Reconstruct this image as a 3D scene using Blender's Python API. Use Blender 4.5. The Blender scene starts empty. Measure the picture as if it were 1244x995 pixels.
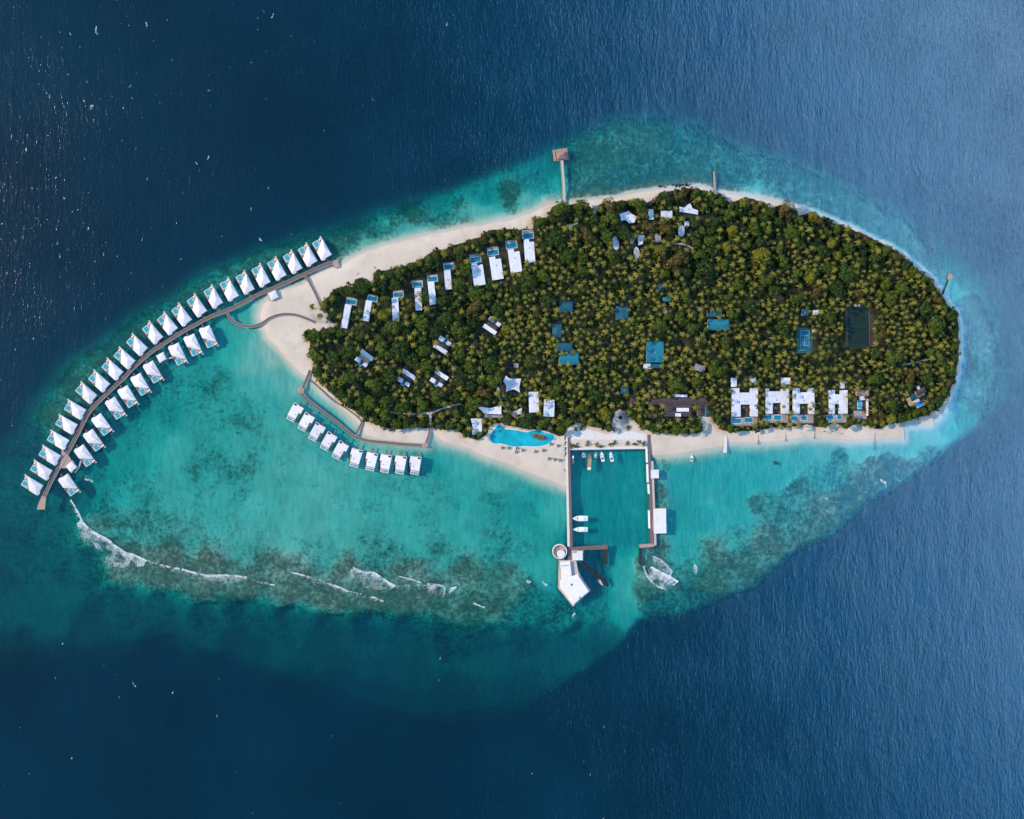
import bpy, math, random
import numpy as np
from mathutils import Vector

random.seed(7)
RS = np.random.RandomState(11)
C = bpy.context.scene.collection
H = 1334.0          # camera height; one metre of ground = one pixel of the 1244 px wide photograph
CX, CY = 622.0, 497.5

# ---------------------------------------------------------------- camera
cam = bpy.data.cameras.new('camera'); camo = bpy.data.objects.new('camera', cam); C.objects.link(camo)
camo.location = (0, 0, H)
cam.sensor_fit = 'HORIZONTAL'; cam.angle = 2 * math.atan(622.0 / H)
cam.clip_start = 1; cam.clip_end = 30000
bpy.context.scene.camera = camo

# ---------------------------------------------------------------- sky, sun, exposure
SUN_EL, SUN_AZ = 33.0, 283.0
sc = bpy.context.scene
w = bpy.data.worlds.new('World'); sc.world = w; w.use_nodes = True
nt = w.node_tree; nt.nodes.clear()
N = nt.nodes.new; L = nt.links.new
sky = N('ShaderNodeTexSky'); sky.sky_type = 'NISHITA'; sky.sun_disc = False
sky.sun_elevation = math.radians(SUN_EL); sky.sun_rotation = math.radians(SUN_AZ)
sky.air_density = 1.0; sky.dust_density = 0.6; sky.ozone_density = 1.0
bg = N('ShaderNodeBackground'); bg.inputs[1].default_value = 0.05
L(sky.outputs[0], bg.inputs[0])
# bright band added to the eastern sky, unseen, for its glare on the sea
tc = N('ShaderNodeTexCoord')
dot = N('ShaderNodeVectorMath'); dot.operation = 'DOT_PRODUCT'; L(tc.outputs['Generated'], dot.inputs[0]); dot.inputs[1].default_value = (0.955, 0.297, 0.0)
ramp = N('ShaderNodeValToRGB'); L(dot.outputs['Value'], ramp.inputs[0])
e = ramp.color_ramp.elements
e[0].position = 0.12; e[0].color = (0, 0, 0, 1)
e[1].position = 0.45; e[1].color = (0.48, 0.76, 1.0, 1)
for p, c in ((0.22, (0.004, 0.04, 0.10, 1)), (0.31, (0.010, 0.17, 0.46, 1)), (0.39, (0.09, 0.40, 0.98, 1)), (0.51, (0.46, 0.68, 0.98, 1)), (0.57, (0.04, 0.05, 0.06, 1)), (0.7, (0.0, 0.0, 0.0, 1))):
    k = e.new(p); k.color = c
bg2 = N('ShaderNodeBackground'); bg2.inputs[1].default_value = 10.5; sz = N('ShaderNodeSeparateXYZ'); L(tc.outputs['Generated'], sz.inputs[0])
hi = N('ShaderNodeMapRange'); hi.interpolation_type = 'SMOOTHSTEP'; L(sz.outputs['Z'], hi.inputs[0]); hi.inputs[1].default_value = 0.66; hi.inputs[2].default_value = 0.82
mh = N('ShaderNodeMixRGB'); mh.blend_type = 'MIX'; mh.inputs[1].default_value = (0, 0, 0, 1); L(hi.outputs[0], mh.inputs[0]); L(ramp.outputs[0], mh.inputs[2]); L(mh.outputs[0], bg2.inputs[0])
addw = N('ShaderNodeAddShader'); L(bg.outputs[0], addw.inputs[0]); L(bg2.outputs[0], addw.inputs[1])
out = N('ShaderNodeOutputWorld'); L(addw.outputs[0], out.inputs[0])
sl = bpy.data.lights.new('sun', 'SUN'); so = bpy.data.objects.new('sun', sl); C.objects.link(so)
sl.energy = 4.9; sl.angle = math.radians(0.55); sl.color = (1.0, 0.83, 0.64)
az, el = math.radians(SUN_AZ), math.radians(SUN_EL)
sdir = Vector((math.sin(az) * math.cos(el), math.cos(az) * math.cos(el), math.sin(el)))
so.rotation_euler = sdir.to_track_quat('Z', 'Y').to_euler(); so.location = (-400, 100, 500)
sc.view_settings.view_transform = 'Standard'; sc.view_settings.look = 'None'
sc.view_settings.exposure = 0.0; sc.view_settings.gamma = 1.0
sc.cycles.transparent_max_bounces = 8; sc.cycles.max_bounces = 5
sc.cycles.diffuse_bounces = 3; sc.cycles.glossy_bounces = 2
sc.cycles.caustics_reflective = False; sc.cycles.caustics_refractive = False

# ---------------------------------------------------------------- helpers
def P(px, py, z=0.0):
    """a point on the ground map (photo pixels = metres) seen at height z"""
    k = (H - z) / H
    return ((px - CX) * k, (CY - py) * k, z)

def mat(name, col, rough=0.8, spec=0.3, var=0.12, vscale=0.3, bump=0.0, bscale=2.0, metal=0.0, stripes=None, vary=0.0):
    m = bpy.data.materials.new(name); m.use_nodes = True
    nt = m.node_tree; b = nt.nodes['Principled BSDF']
    b.inputs['Roughness'].default_value = rough; b.inputs['Specular IOR Level'].default_value = spec; b.inputs['Metallic'].default_value = metal
    tc = nt.nodes.new('ShaderNodeTexCoord'); no = nt.nodes.new('ShaderNodeTexNoise')
    no.inputs['Scale'].default_value = vscale; no.inputs['Detail'].default_value = 5; no.inputs['Roughness'].default_value = 0.65
    geo = nt.nodes.new('ShaderNodeNewGeometry'); nt.links.new(geo.outputs['Position'], no.inputs['Vector'])
    r = nt.nodes.new('ShaderNodeValToRGB'); nt.links.new(no.outputs['Fac'], r.inputs[0])
    r.color_ramp.elements[0].position = 0.3; r.color_ramp.elements[1].position = 0.7
    r.color_ramp.elements[0].color = [max(0, c * (1 - var)) for c in col] + [1]
    r.color_ramp.elements[1].color = [min(1, c * (1 + var)) for c in col] + [1]
    last = r.outputs[0]
    if stripes:      # board or seam joints running along local y
        per, dark = stripes
        sp = nt.nodes.new('ShaderNodeSeparateXYZ'); nt.links.new(tc.outputs['Object'], sp.inputs[0])
        mo = nt.nodes.new('ShaderNodeMath'); mo.operation = 'PINGPONG'; nt.links.new(sp.outputs['X'], mo.inputs[0]); mo.inputs[1].default_value = per / 2
        lt = nt.nodes.new('ShaderNodeMath'); lt.operation = 'LESS_THAN'; nt.links.new(mo.outputs[0], lt.inputs[0]); lt.inputs[1].default_value = per * 0.09
        mx = nt.nodes.new('ShaderNodeMixRGB'); mx.blend_type = 'MULTIPLY'; nt.links.new(lt.outputs[0], mx.inputs[0]); nt.links.new(last, mx.inputs[1]); mx.inputs[2].default_value = (dark, dark, dark, 1)
        last = mx.outputs[0]
    if vary:         # each roof has weathered to its own tone
        oi = nt.nodes.new('ShaderNodeObjectInfo'); mr = nt.nodes.new('ShaderNodeMapRange'); nt.links.new(oi.outputs['Random'], mr.inputs[0]); mr.inputs[3].default_value = 1-vary; mr.inputs[4].default_value = 1.0
        cb = nt.nodes.new('ShaderNodeCombineXYZ')
        for i in range(3): nt.links.new(mr.outputs[0], cb.inputs[i])
        mv = nt.nodes.new('ShaderNodeMixRGB'); mv.blend_type = 'MULTIPLY'; mv.inputs[0].default_value = 1; nt.links.new(last, mv.inputs[1]); nt.links.new(cb.outputs[0], mv.inputs[2]); last = mv.outputs[0]
    nt.links.new(last, b.inputs['Base Color'])
    if bump:
        n2 = nt.nodes.new('ShaderNodeTexNoise'); n2.inputs['Scale'].default_value = bscale; n2.inputs['Detail'].default_value = 4
        nt.links.new(geo.outputs['Position'], n2.inputs['Vector'])
        bp = nt.nodes.new('ShaderNodeBump'); bp.inputs['Distance'].default_value = bump; nt.links.new(n2.outputs['Fac'], bp.inputs['Height']); nt.links.new(bp.outputs[0], b.inputs['Normal'])
    return m

M = {}
M['white'] = mat('white_roof', (0.80, 0.745, 0.765), 0.6, 0.3, 0.09, 0.18, stripes=(2.2, 0.86), vary=0.16)
M['white2'] = mat('white_flat_roof', (0.70, 0.69, 0.73), 0.7, 0.2, 0.13, 0.22, stripes=(3.2, 0.84), vary=0.18)
M['wall'] = mat('cream_wall', (0.62, 0.58, 0.52), 0.8, 0.2, 0.08, 0.4)
M['wood'] = mat('boardwalk_wood', (0.165, 0.118, 0.108), 0.8, 0.2, 0.25, 0.6, stripes=(0.9, 0.75))
M['woodr'] = mat('deck_wood', (0.40, 0.27, 0.22), 0.75, 0.2, 0.18, 0.6, stripes=(0.8, 0.8))
M['woodp'] = mat('pale_deck_wood', (0.52, 0.42, 0.37), 0.75, 0.2, 0.12, 0.6, stripes=(0.8, 0.85))
M['dark'] = mat('dark_timber', (0.05, 0.04, 0.04), 0.8, 0.2, 0.2, 0.6)
M['slate'] = mat('brown_slate_roof', (0.075, 0.055, 0.056), 0.8, 0.2, 0.2, 0.5, stripes=(1.2, 0.8))
M['thatch'] = mat('brown_shingle_roof', (0.36, 0.22, 0.17), 0.9, 0.1, 0.25, 0.8, 0.3, 2.0)
M['tan'] = mat('tan_roof', (0.40, 0.27, 0.19), 0.85, 0.1, 0.2, 0.6)
M['glass'] = mat('dark_window_glass', (0.02, 0.03, 0.04), 0.1, 0.5, 0.1, 1)
M['pool'] = mat('pool_water', (0.05, 0.33, 0.40), 0.08, 0.5, 0.12, 0.5, 0.05, 1.0)
M['poold'] = mat('deep_pool_water', (0.012, 0.17, 0.25), 0.08, 0.5, 0.12, 0.5, 0.05, 1.0)
M['poolb'] = mat('beach_pool_water', (0.012, 0.36, 0.44), 0.06, 0.5, 0.30, 0.07, 0.05, 0.8)
M['poolblue'] = mat('blue_pool_water', (0.01, 0.20, 0.50), 0.06, 0.5, 0.1, 0.3)
M['teal'] = mat('teal_metal_roof', (0.006, 0.165, 0.215), 0.55, 0.4, 0.10, 0.25, stripes=(1.5, 0.86))
M['teald'] = mat('faded_teal_roof', (0.008, 0.085, 0.125), 0.6, 0.3, 0.12, 0.25, stripes=(1.5, 0.86))
M['court'] = mat('tennis_court_blue', (0.02, 0.14, 0.21), 0.85, 0.1, 0.05, 0.3)
M['courtg'] = mat('tennis_court_green', (0.02, 0.10, 0.09), 0.85, 0.1, 0.05, 0.3)
M['turf'] = mat('pitch_turf', (0.013, 0.030, 0.026), 0.95, 0.05, 0.15, 0.15)
M['line'] = mat('painted_line', (0.6, 0.62, 0.62), 0.8, 0.1, 0.05, 1)
M['conc'] = mat('pale_concrete', (0.66, 0.60, 0.56), 0.85, 0.15, 0.10, 0.3)
M['concg'] = mat('grey_paving', (0.30, 0.26, 0.25), 0.9, 0.1, 0.15, 0.3)
M['oval'] = mat('shaded_pale_roof', (0.46, 0.45, 0.49), 0.8, 0.2, 0.15, 0.4)  # pale roof greyed so that tree shade is put into the colour
M['rock'] = mat('dark_rock', (0.022, 0.026, 0.034), 0.8, 0.3, 0.4, 0.5, 0.6, 1.2)
M['gel'] = mat('white_boat_gelcoat', (0.82, 0.81, 0.80), 0.3, 0.5, 0.03, 0.5)
M['boatwood'] = mat('varnished_boat_wood', (0.30, 0.17, 0.12), 0.5, 0.4, 0.2, 0.8, stripes=(0.7, 0.75))
M['boatdark'] = mat('dark_boat_hull', (0.03, 0.05, 0.08), 0.4, 0.5, 0.2, 0.8)
M['fabric'] = mat('grey_canvas', (0.16, 0.15, 0.16), 0.9, 0.1, 0.1, 1)
M['fabw'] = mat('white_canvas', (0.75, 0.73, 0.7), 0.9, 0.1, 0.05, 1)
M['bark'] = mat('tree_bark', (0.14, 0.10, 0.07), 0.95, 0.1, 0.3, 1.5)
def foam_mat(name, dens):
    m = bpy.data.materials.new(name); m.use_nodes = True; nt = m.node_tree; nt.nodes.clear()
    d = nt.nodes.new('ShaderNodeBsdfDiffuse'); d.inputs[0].default_value = (.85, .86, .87, 1); t = nt.nodes.new('ShaderNodeBsdfTransparent')
    g = nt.nodes.new('ShaderNodeNewGeometry'); n = nt.nodes.new('ShaderNodeTexNoise'); n.inputs['Scale'].default_value = 1.1; n.inputs['Detail'].default_value = 5; nt.links.new(g.outputs['Position'], n.inputs['Vector'])
    r = nt.nodes.new('ShaderNodeMapRange'); nt.links.new(n.outputs['Fac'], r.inputs[0]); r.inputs[1].default_value = .35; r.inputs[2].default_value = .65; r.inputs[3].default_value = dens*.35; r.inputs[4].default_value = dens
    x = nt.nodes.new('ShaderNodeMixShader'); nt.links.new(r.outputs[0], x.inputs[0]); nt.links.new(t.outputs[0], x.inputs[1]); nt.links.new(d.outputs[0], x.inputs[2])
    o = nt.nodes.new('ShaderNodeOutputMaterial'); nt.links.new(x.outputs[0], o.inputs[0]); return m
M['foam'] = foam_mat('sea_foam', 0.85); M['cap'] = foam_mat('whitecap_foam', 0.8)
M['path'] = mat('sand_path', (0.45, 0.38, 0.33), 0.95, 0.05, 0.15, 0.3)
M['seawall'] = mat('weathered_seawall', (0.15, 0.12, 0.11), 0.9, 0.1, 0.3, 0.8)

class MB:
    def __init__(s): s.v = []; s.f = []
    def add(s, vs, fs):
        o = len(s.v); s.v += [tuple(v) for v in vs]; s.f += [tuple(i + o for i in f) for f in fs]; return s
    def box(s, x0, x1, y0, y1, z0, z1):
        return s.add([(x0,y0,z0),(x1,y0,z0),(x1,y1,z0),(x0,y1,z0),(x0,y0,z1),(x1,y0,z1),(x1,y1,z1),(x0,y1,z1)],
                     [(3,2,1,0),(4,5,6,7),(0,1,5,4),(1,2,6,5),(2,3,7,6),(3,0,4,7)])
    def prism(s, poly, z0, z1):
        a = sum(poly[i][0]*poly[(i+1)%len(poly)][1]-poly[(i+1)%len(poly)][0]*poly[i][1] for i in range(len(poly)))
        if a < 0: poly = poly[::-1]
        n = len(poly)
        return s.add([(x,y,z0) for x,y in poly]+[(x,y,z1) for x,y in poly],
                     [tuple(range(n-1,-1,-1)), tuple(range(n,2*n))]+[(i,(i+1)%n,(i+1)%n+n,i+n) for i in range(n)])
    def hip(s, poly, z0, z1, apex, t=0.35):
        """roof slab over a polygon, folded up to one or two ridge points"""
        a = sum(poly[i][0]*poly[(i+1)%len(poly)][1]-poly[(i+1)%len(poly)][0]*poly[i][1] for i in range(len(poly)))
        if a < 0: poly = poly[::-1]
        n = len(poly); vs = [(x,y,z0-t) for x,y in poly]+[(x,y,z0) for x,y in poly]
        ap = apex if isinstance(apex[0], (tuple, list)) else [apex]
        vs += [(x,y,z1) for x,y in ap]
        near = [min(range(len(ap)), key=lambda k: (ap[k][0]-x)**2+(ap[k][1]-y)**2) for x,y in poly]
        fs = [tuple(range(n-1,-1,-1))]+[(i,(i+1)%n,(i+1)%n+n,i+n) for i in range(n)]
        for i in range(n):
            j = (i+1)%n
            if near[i] == near[j]: fs.append((n+i, n+j, 2*n+near[i]))
            else: fs.append((n+i, n+j, 2*n+near[j], 2*n+near[i]))
        return s.add(vs, fs)
    def cyl(s, x, y, r, z0, z1, n=8, r1=None, x1=None, y1=None):
        r1 = r if r1 is None else r1; x1 = x if x1 is None else x1; y1 = y if y1 is None else y1
        a = [2*math.pi*i/n for i in range(n)]
        return s.add([(x+r*math.cos(t), y+r*math.sin(t), z0) for t in a]+[(x1+r1*math.cos(t), y1+r1*math.sin(t), z1) for t in a],
                     [tuple(range(n-1,-1,-1)), tuple(range(n,2*n))]+[(i,(i+1)%n,(i+1)%n+n,i+n) for i in range(n)])
    def flip(s):
        s.v = [(x,-y,z) for x,y,z in s.v]; s.f = [f[::-1] for f in s.f]; return s
    def mesh(s, name, m):
        me = bpy.data.meshes.new(name); me.from_pydata(s.v, [], s.f); me.update()
        if m is not None: me.materials.append(m)
        return me
    def obj(s, name, m, parent=None):
        o = bpy.data.objects.new(name, s.mesh(name, m)); C.objects.link(o); o.parent = parent; return o

def tag(o, label, cat, group=None):
    o['label'] = label; o['category'] = cat
    if group: o['group'] = group
    return o
def thing(name, label, cat, loc=(0,0,0), rot=0.0, group=None):
    o = bpy.data.objects.new(name, None); o.empty_display_size = 1; C.objects.link(o)
    o.location = loc; o.rotation_euler = (0, 0, rot)
    return tag(o, label, cat, group)
def kids(o): return KID.get(o.name, [])
def copy_tree(o, parent=None):
    c = o.copy(); C.objects.link(c); c.parent = parent
    for ch in list(o.children): copy_tree(ch, c)
    return c
def struct(name, mb, m):
    o = mb.obj(name, m); o['kind'] = 'structure'; return o
ORD = ['first','second','third','fourth','fifth','sixth','seventh','eighth','ninth','tenth','eleventh','twelfth','thirteenth','fourteenth','fifteenth',
       'sixteenth','seventeenth','eighteenth','nineteenth','twentieth','twenty-first','twenty-second','twenty-third','twenty-fourth','twenty-fifth']
# ================================================================ outlines in map metres (photo pixels)
COAST = [(318,392),(315,385),(318,370),(330,358),(345,352),(368,345),(382,334),(400,326),(412,322),(440,307),(470,297),(500,290),(540,281),(580,274),(620,267),(650,257),(665,248),(690,246),
 (720,243),(745,240),(775,234),(800,229.5),(820,229),(840,225.5),(858,228),(866,232),(880,235),(905,238),(930,243),(960,249),(985,257),(1005,264),(1024,271),(1044,279),(1065,290),
 (1083,298),(1100,309),(1116,323),(1132,336),(1146,354),(1156,371),(1165,378),(1168,400),(1167.5,436),(1162,467),(1154,485),(1146,500),(1132,515),(1098.5,516),(1097.6,532.6),
 (1063,533.5),(1033,535),(998,532),(989,532),(980,531),(957,535),(921,538),(886,537),(877,542),(851,547),(815,552),(790,553),(789,545),(691,545),(689,592),
 (668.6,584.5),(643,575),(620,565),(601,559),(585,553),(572,546),(556,541),(540,537.6),(524,524),(517,539),(489,537),(464,534),(443,528),(439.6,519.6),(434,515),
 (425.5,505),(406,487.7),(388,473.6),(377,463),(369.8,457),(360,448),(351,439),(335,420.5),(323.5,409),(319.6,397)]
VEG = [(369,403),(375,399),(388,402),(400,398),(398,388),(392,378),(389,367),(400,359.5),(405,351),(419.5,346),(429,348),(430.7,339.4),(440,337),(450,340),(452,347),(453,331),(472.5,327),(488.6,323),(500,318.5),
 (512.7,314.5),(527,304),(540,301.6),(566.8,292.5),(584.5,287.7),(592.5,280),(616.7,277.5),(632.7,277.5),(647,278),(649,265),(664.4,264),(670,250),(685.6,247.5),(705,247),(718.4,251),(722,260),
 (728,248),(753,243.5),(762.8,243.5),(774,241.5),(790,247),(801,233),(820.6,230),(842,228),(860,232),(866.8,234),(876.5,240.5),(888,246),(903.5,239),(928.6,245),(934,253),(949.8,248.5),
 (969,254.5),(971,261.7),(984.5,256.5),(1005.7,267),(1019,273),(1043,281),(1064,292),(1082,300),(1098,311),(1114,325.5),(1130,338.5),(1144,357),(1153,373),(1163,378),(1165.5,400),(1165,435),
 (1159,466),(1151,482),(1144,493),(1130,503),(1114,508),(1095,515),(1079,516.7),(1065,521),(1050.7,516.7),(1040,515),(1027.7,521),(1012,515),(1001,521),(980,516.7),(957,520),(935.6,521),
 (907,524),(886,526),(875.5,522.6),(863,506.6),(858,489),(852,500),(854,524),(847,528),(822.4,527),(797.7,526),(789,525),(778,520),(767,509),(748,507),(742,524),(718,518),(700.8,514),(689.5,521),
 (686,530),(676.7,530),(665,525),(639.7,521.8),(620,518.6),(607.5,515),(596,517),(591.4,528),(583,534),(569,533),(559,526.6),(553,521.8),(540,523.4),(524.5,519.6),(499.8,521),(471.5,521),
 (453.8,516),(443,512.5),(434,503.7),(420,493),(406,482.4),(391.9,468.3),(381,457.7),(377.7,448.8),(381,443),(374.5,431.8),(376,417),(369,412.5)]
EDGE = [(-70,640),(-70,590),(0,543),(26,517),(66,475),(87,450),(116,425),(154,396),(193,371),(239,345),(287,321),(323,306),(373,290),(439,271),(480,258),(540,240),(590,219),(630,201),(660,184),
 (700,169),(740,154),(780,147),(820,147),(850,158),(880,176),(920,192),(970,206),(1010,223),(1060,246),(1100,274),(1130,304),(1160,334),(1183,362),(1202,400),(1212,440),(1204,480),(1185,515),
 (1150,545),(1115,580),(1070,607),(1030,635),(980,665),(930,700),(880,728),(830,748),(775,754),(755,785),(720,812),(680,842),(640,862),(590,870),(520,877),(460,868),(400,846),(340,822),(280,800),(200,776),(120,788),
 (50,792),(-70,800)]
# bed control points: x, y, depth, reef cover
CP = [(330,430,1.2,0),(300,440,2.0,.05),(275,430,3.5,.1),(258,425,5,.2),(340,460,2.2,.15),(310,470,3.0,.3),(270,460,4,.6),(240,460,4.6,.55),(218,475,4.6,.5),(290,500,3.7,.55),(330,500,3.2,.4),(350,530,2.8,.35),
 (370,560,2.6,.3),(300,540,3.2,.5),(250,520,3.8,.45),(210,550,3.3,.2),(180,530,4.6,.4),(150,560,5.5,.35),(200,500,5.5,.5),(160,500,7,.5),(240,560,3.8,.65),(290,590,3.4,.55),(330,590,2.8,.25),(390,600,2.6,.3),
 (370,630,2.6,.2),(310,620,2.8,.3),(260,620,3.2,.35),(210,600,3.2,.4),(170,600,3.8,.5),(130,600,5,.55),(120,570,7,.4),(100,610,7,.5),(150,640,3,.75),(190,650,2.8,.65),(230,650,2.7,.55),(290,660,2.7,.5),
 (350,655,2.6,.35),(420,640,2.8,.3),(460,600,3.2,.4),(490,630,3.2,.35),(520,590,3.3,.55),(560,600,3.7,.35),(600,605,4.2,.5),(640,620,4.8,.35),(672,620,3.2,.1),(560,640,3.4,.25),(600,660,3.7,.55),(640,680,4,.45),
 (672,690,3.6,.35),(530,575,4.8,.2),(552,562,3.5,0),(600,590,3,.25),(500,660,3.2,.5),(450,670,3,.6),(400,670,2.8,.5),(545,675,3.2,.6),
 (110,640,3.6,.85),(150,690,2.4,.98),(200,700,2.4,.98),(250,710,2.4,.98),(300,715,2.4,.98),(350,720,2.2,.98),(400,725,2.2,.98),(450,730,2.4,.98),(500,730,2.6,.98),(550,740,3.4,.98),(600,735,3.6,.9),
 (650,740,5,.8),(685,750,5.5,.75),(725,740,5.5,.6),(200,680,2,.92),(250,690,2,.92),(350,690,2,.85),(420,690,2,.9),(500,695,2.2,.88),(560,700,2.8,.85),(620,710,3.4,.85),
 (60,640,8,.5),(30,680,9,.6),(60,700,9,.5),(100,700,8,.6),(150,740,10,.5),(200,742,10,.5),(120,755,14,.4),(60,760,15,.3),(20,740,16,.3),(0,700,11,.5),(250,750,10,.5),(300,748,10,.6),(350,752,11,.6),
 (400,762,12,.5),(450,767,11,.6),(500,775,11,.6),(550,778,10,.7),(600,780,11,.5),(650,775,11,.6),(700,770,10,.5),(740,764,9,.3),(100,782,20,.3),(200,775,22,0),(300,782,23,0),(400,797,21,0),(500,810,19,0),
 (600,810,16,0),(680,795,16,0),(740,785,17,0),(480,855,24,0),(560,855,23,0),(640,845,22,0),(400,840,28,0),(30,790,24,0),(-50,700,16,.3),(-50,620,14,.4),
 (20,600,7,.6),(10,560,9,.5),(40,545,9,.5),(70,510,9,.7),(100,470,9,.7),(130,440,8,.8),(180,400,7,.9),(240,365,6,.9),(300,335,6,.9),(350,315,6,.9),(390,295,5,.85),(420,285,4.5,.8),(230,400,8,.6),(150,455,9,.5),
 (90,540,9,.5),(45,600,8,.5),(290,375,4,.3),(300,388,2.5,.2),
 (450,280,3.4,.85),(440,293,2,.4),(500,265,4.4,.85),(500,279,2.4,.35),(550,256,4.4,.85),(560,267,2.4,.6),(585,257,2.2,.1),(620,240,5,.7),(640,250,2.2,.3),(650,225,6,.6),(662,205,9,.3),(590,237,7,.4),(540,247,7,.5),
 (680,230,3.5,.5),(700,200,7,.5),(720,210,4.2,.85),(760,190,7,.85),(760,215,3.5,.65),(800,180,7,.92),(800,210,3.5,.92),(820,165,10,.6),(850,190,6,.92),(830,215,2.5,.9),(740,225,2.6,.4),(700,236,2.6,.2),
 (870,210,2.5,.85),(900,215,3.5,.65),(880,190,7,.7),(930,215,5,.7),(920,230,2.4,.5),(980,235,4.5,.75),(1030,250,6.5,.7),(1040,268,3,.5),(1090,285,4.5,.7),(1120,300,5.5,.7),(1130,325,3,.45),(1160,350,3.6,.35),
 (1180,380,9,.8),(1192,430,10,.8),(1188,480,9.5,.7),(1177,440,7,.6),(1155,510,3.6,.15),(1174,502,7.5,.3),(1130,530,2,.1),(1100,545,3,.15),(1050,550,2.5,.05),(1000,545,2.5,0),(960,560,3.2,0),(920,580,4.4,0),(880,570,4.4,0),
 (840,580,4.8,0),(830,600,5.4,0),(850,630,4.8,0),(830,660,4.2,0),(820,640,4.8,0),(800,560,3,.6),(797,600,3,.92),(803,660,3,.92),(870,610,3.7,0),(900,598,4.8,0),(919,611,4.4,.95),(900,628,4.2,.2),(955,575,4.2,.1),
 (966,590,4.2,.85),(1000,582,3.7,.65),(1020,562,3,.8),(1060,567,2.2,.97),(1100,566,2.2,.97),(1130,552,2.7,.8),(1000,612,2.4,.88),(1050,592,2.4,.97),(1085,578,3.5,1),(950,622,2.8,.7),(900,645,3.2,.6),(870,672,2.8,.85),
 (930,652,2.7,.97),(980,642,3,.97),(1030,617,3.5,.97),(900,690,3.6,.97),(860,712,3.8,.97),(842,690,3.4,.6),(850,737,6,.85),(800,738,6,.9),(832,672,4.2,.55),(800,700,2.7,.85),(785,722,3.4,.92),(780,690,2.7,.92),
 (700,560,8,0),(740,600,7.5,0),(780,600,6.5,0),(740,650,7.5,0),(762,625,7,0),(710,640,8,0),(760,665,6,0),(757,692,4.2,0),(757,715,3.6,0),(757,735,3.6,0),(757,752,4.5,.05),(739,704,5,.6),(718,694,19,0),(709,700,18,0),(727,690,17,0),(722,702,17,0),(712,684,14,0),(693,590,6,0),
 (400,500,3.4,0),(388,490,2.7,0),(383,476,1.4,0),(420,515,4.5,0),(450,533,2.0,.3),(470,540,1.6,.1),(390,545,3,.3),(365,500,2.6,.2),(560,552,2.2,0)]
CP = np.array(CP, float)
_y, _x = CP[:,1], CP[:,0]
_slope = ((_y > 730) | ((_x < 110) & (_y > 500))) & (CP[:,2] >= 6.5) & (CP[:,2] < 15); CP[_slope, 2] *= 1.6
_s2 = (_y > 765) & (CP[:,2] >= 15); CP[_s2, 2] *= 1.05
_out = (_y < 520) & (CP[:,3] >= .7) & (CP[:,2] > 4.0); CP[_out, 2] = 2.7; CP[_out, 3] = 1.0
_ne = (_x > 860) & (_y < 500) & (CP[:,2] > 2.8); CP[_ne, 3] = np.minimum(1, CP[_ne, 3]+.2); CP[_ne, 2] = np.clip(CP[_ne, 2], 3.2, 7); _n3 = (_x > 690) & (_x < 1150) & (_y < 340) & (CP[:,2] > 2.45); CP[_n3, 3] = 1.0; CP[_n3, 2] = np.clip(CP[_n3, 2], 2.6, 3.6)
_lag = (_y > 440) & (_y < 720) & (CP[:,3] >= .2) & (CP[:,3] < .7); CP[_lag, 3] += .02; _l2 = (_y > 440) & (_y < 720) & (CP[:,2] < 6); CP[_l2, 2] *= 0.95
_cr = (_y > 540) & (CP[:,3] > .84) & (CP[:,2] < 4.2); CP[_cr, 2] *= .6

def noise2(x, y, s, seed):
    r = np.random.RandomState(seed); T = r.rand(64, 64)
    u, v = x / s, y / s
    iu, iv = np.floor(u).astype(int), np.floor(v).astype(int)
    fu, fv = u - iu, v - iv; fu = fu*fu*(3-2*fu); fv = fv*fv*(3-2*fv)
    g = lambda a, b: T[a % 64, b % 64]
    return (g(iu,iv)*(1-fu)+g(iu+1,iv)*fu)*(1-fv)+(g(iu,iv+1)*(1-fu)+g(iu+1,iv+1)*fu)*fv
def fbm(x, y, s, seed, n=4):
    t = 0; a = 0
    for i in range(n): t = t + noise2(x, y, s/2**i, seed+i)*0.5**i; a += 0.5**i
    return t/a*2-1
_TB = {}
def n1s(x, y, s, seed):
    if seed not in _TB: _TB[seed] = np.random.RandomState(seed).rand(64, 64).tolist()
    T = _TB[seed]; u, v = x/s, y/s; iu, iv = math.floor(u), math.floor(v); fu, fv = u-iu, v-iv; fu = fu*fu*(3-2*fu); fv = fv*fv*(3-2*fv)
    a, b, c, d = T[iu % 64][iv % 64], T[(iu+1) % 64][iv % 64], T[iu % 64][(iv+1) % 64], T[(iu+1) % 64][(iv+1) % 64]
    return (a*(1-fu)+b*fu)*(1-fv)+(c*(1-fu)+d*fu)*fv
def f1s(x, y, s, seed, n=3):
    t = a = 0.0
    for i in range(n): t += n1s(x, y, s/2**i, seed+i)*0.5**i; a += 0.5**i
    return t/a*2-1
def sdf(x, y, poly):
    """signed distance, positive inside"""
    d = np.full(x.shape, 1e9); ins = np.zeros(x.shape, bool); n = len(poly)
    for i in range(n):
        ax, ay = poly[i]; bx, by = poly[(i+1) % n]
        ex, ey = bx-ax, by-ay; wx, wy = x-ax, y-ay
        t = np.clip((wx*ex+wy*ey)/(ex*ex+ey*ey+1e-9), 0, 1)
        d = np.minimum(d, (wx-t*ex)**2+(wy-t*ey)**2)
        if ay != by:
            c = ((ay > y) != (by > y)) & (x < (bx-ax)*(y-ay)/(by-ay)+ax); ins ^= c
    return np.where(ins, 1, -1)*np.sqrt(d)
def sm(a, b, x):
    t = np.clip((x-a)/(b-a), 0, 1); return t*t*(3-2*t)

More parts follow.
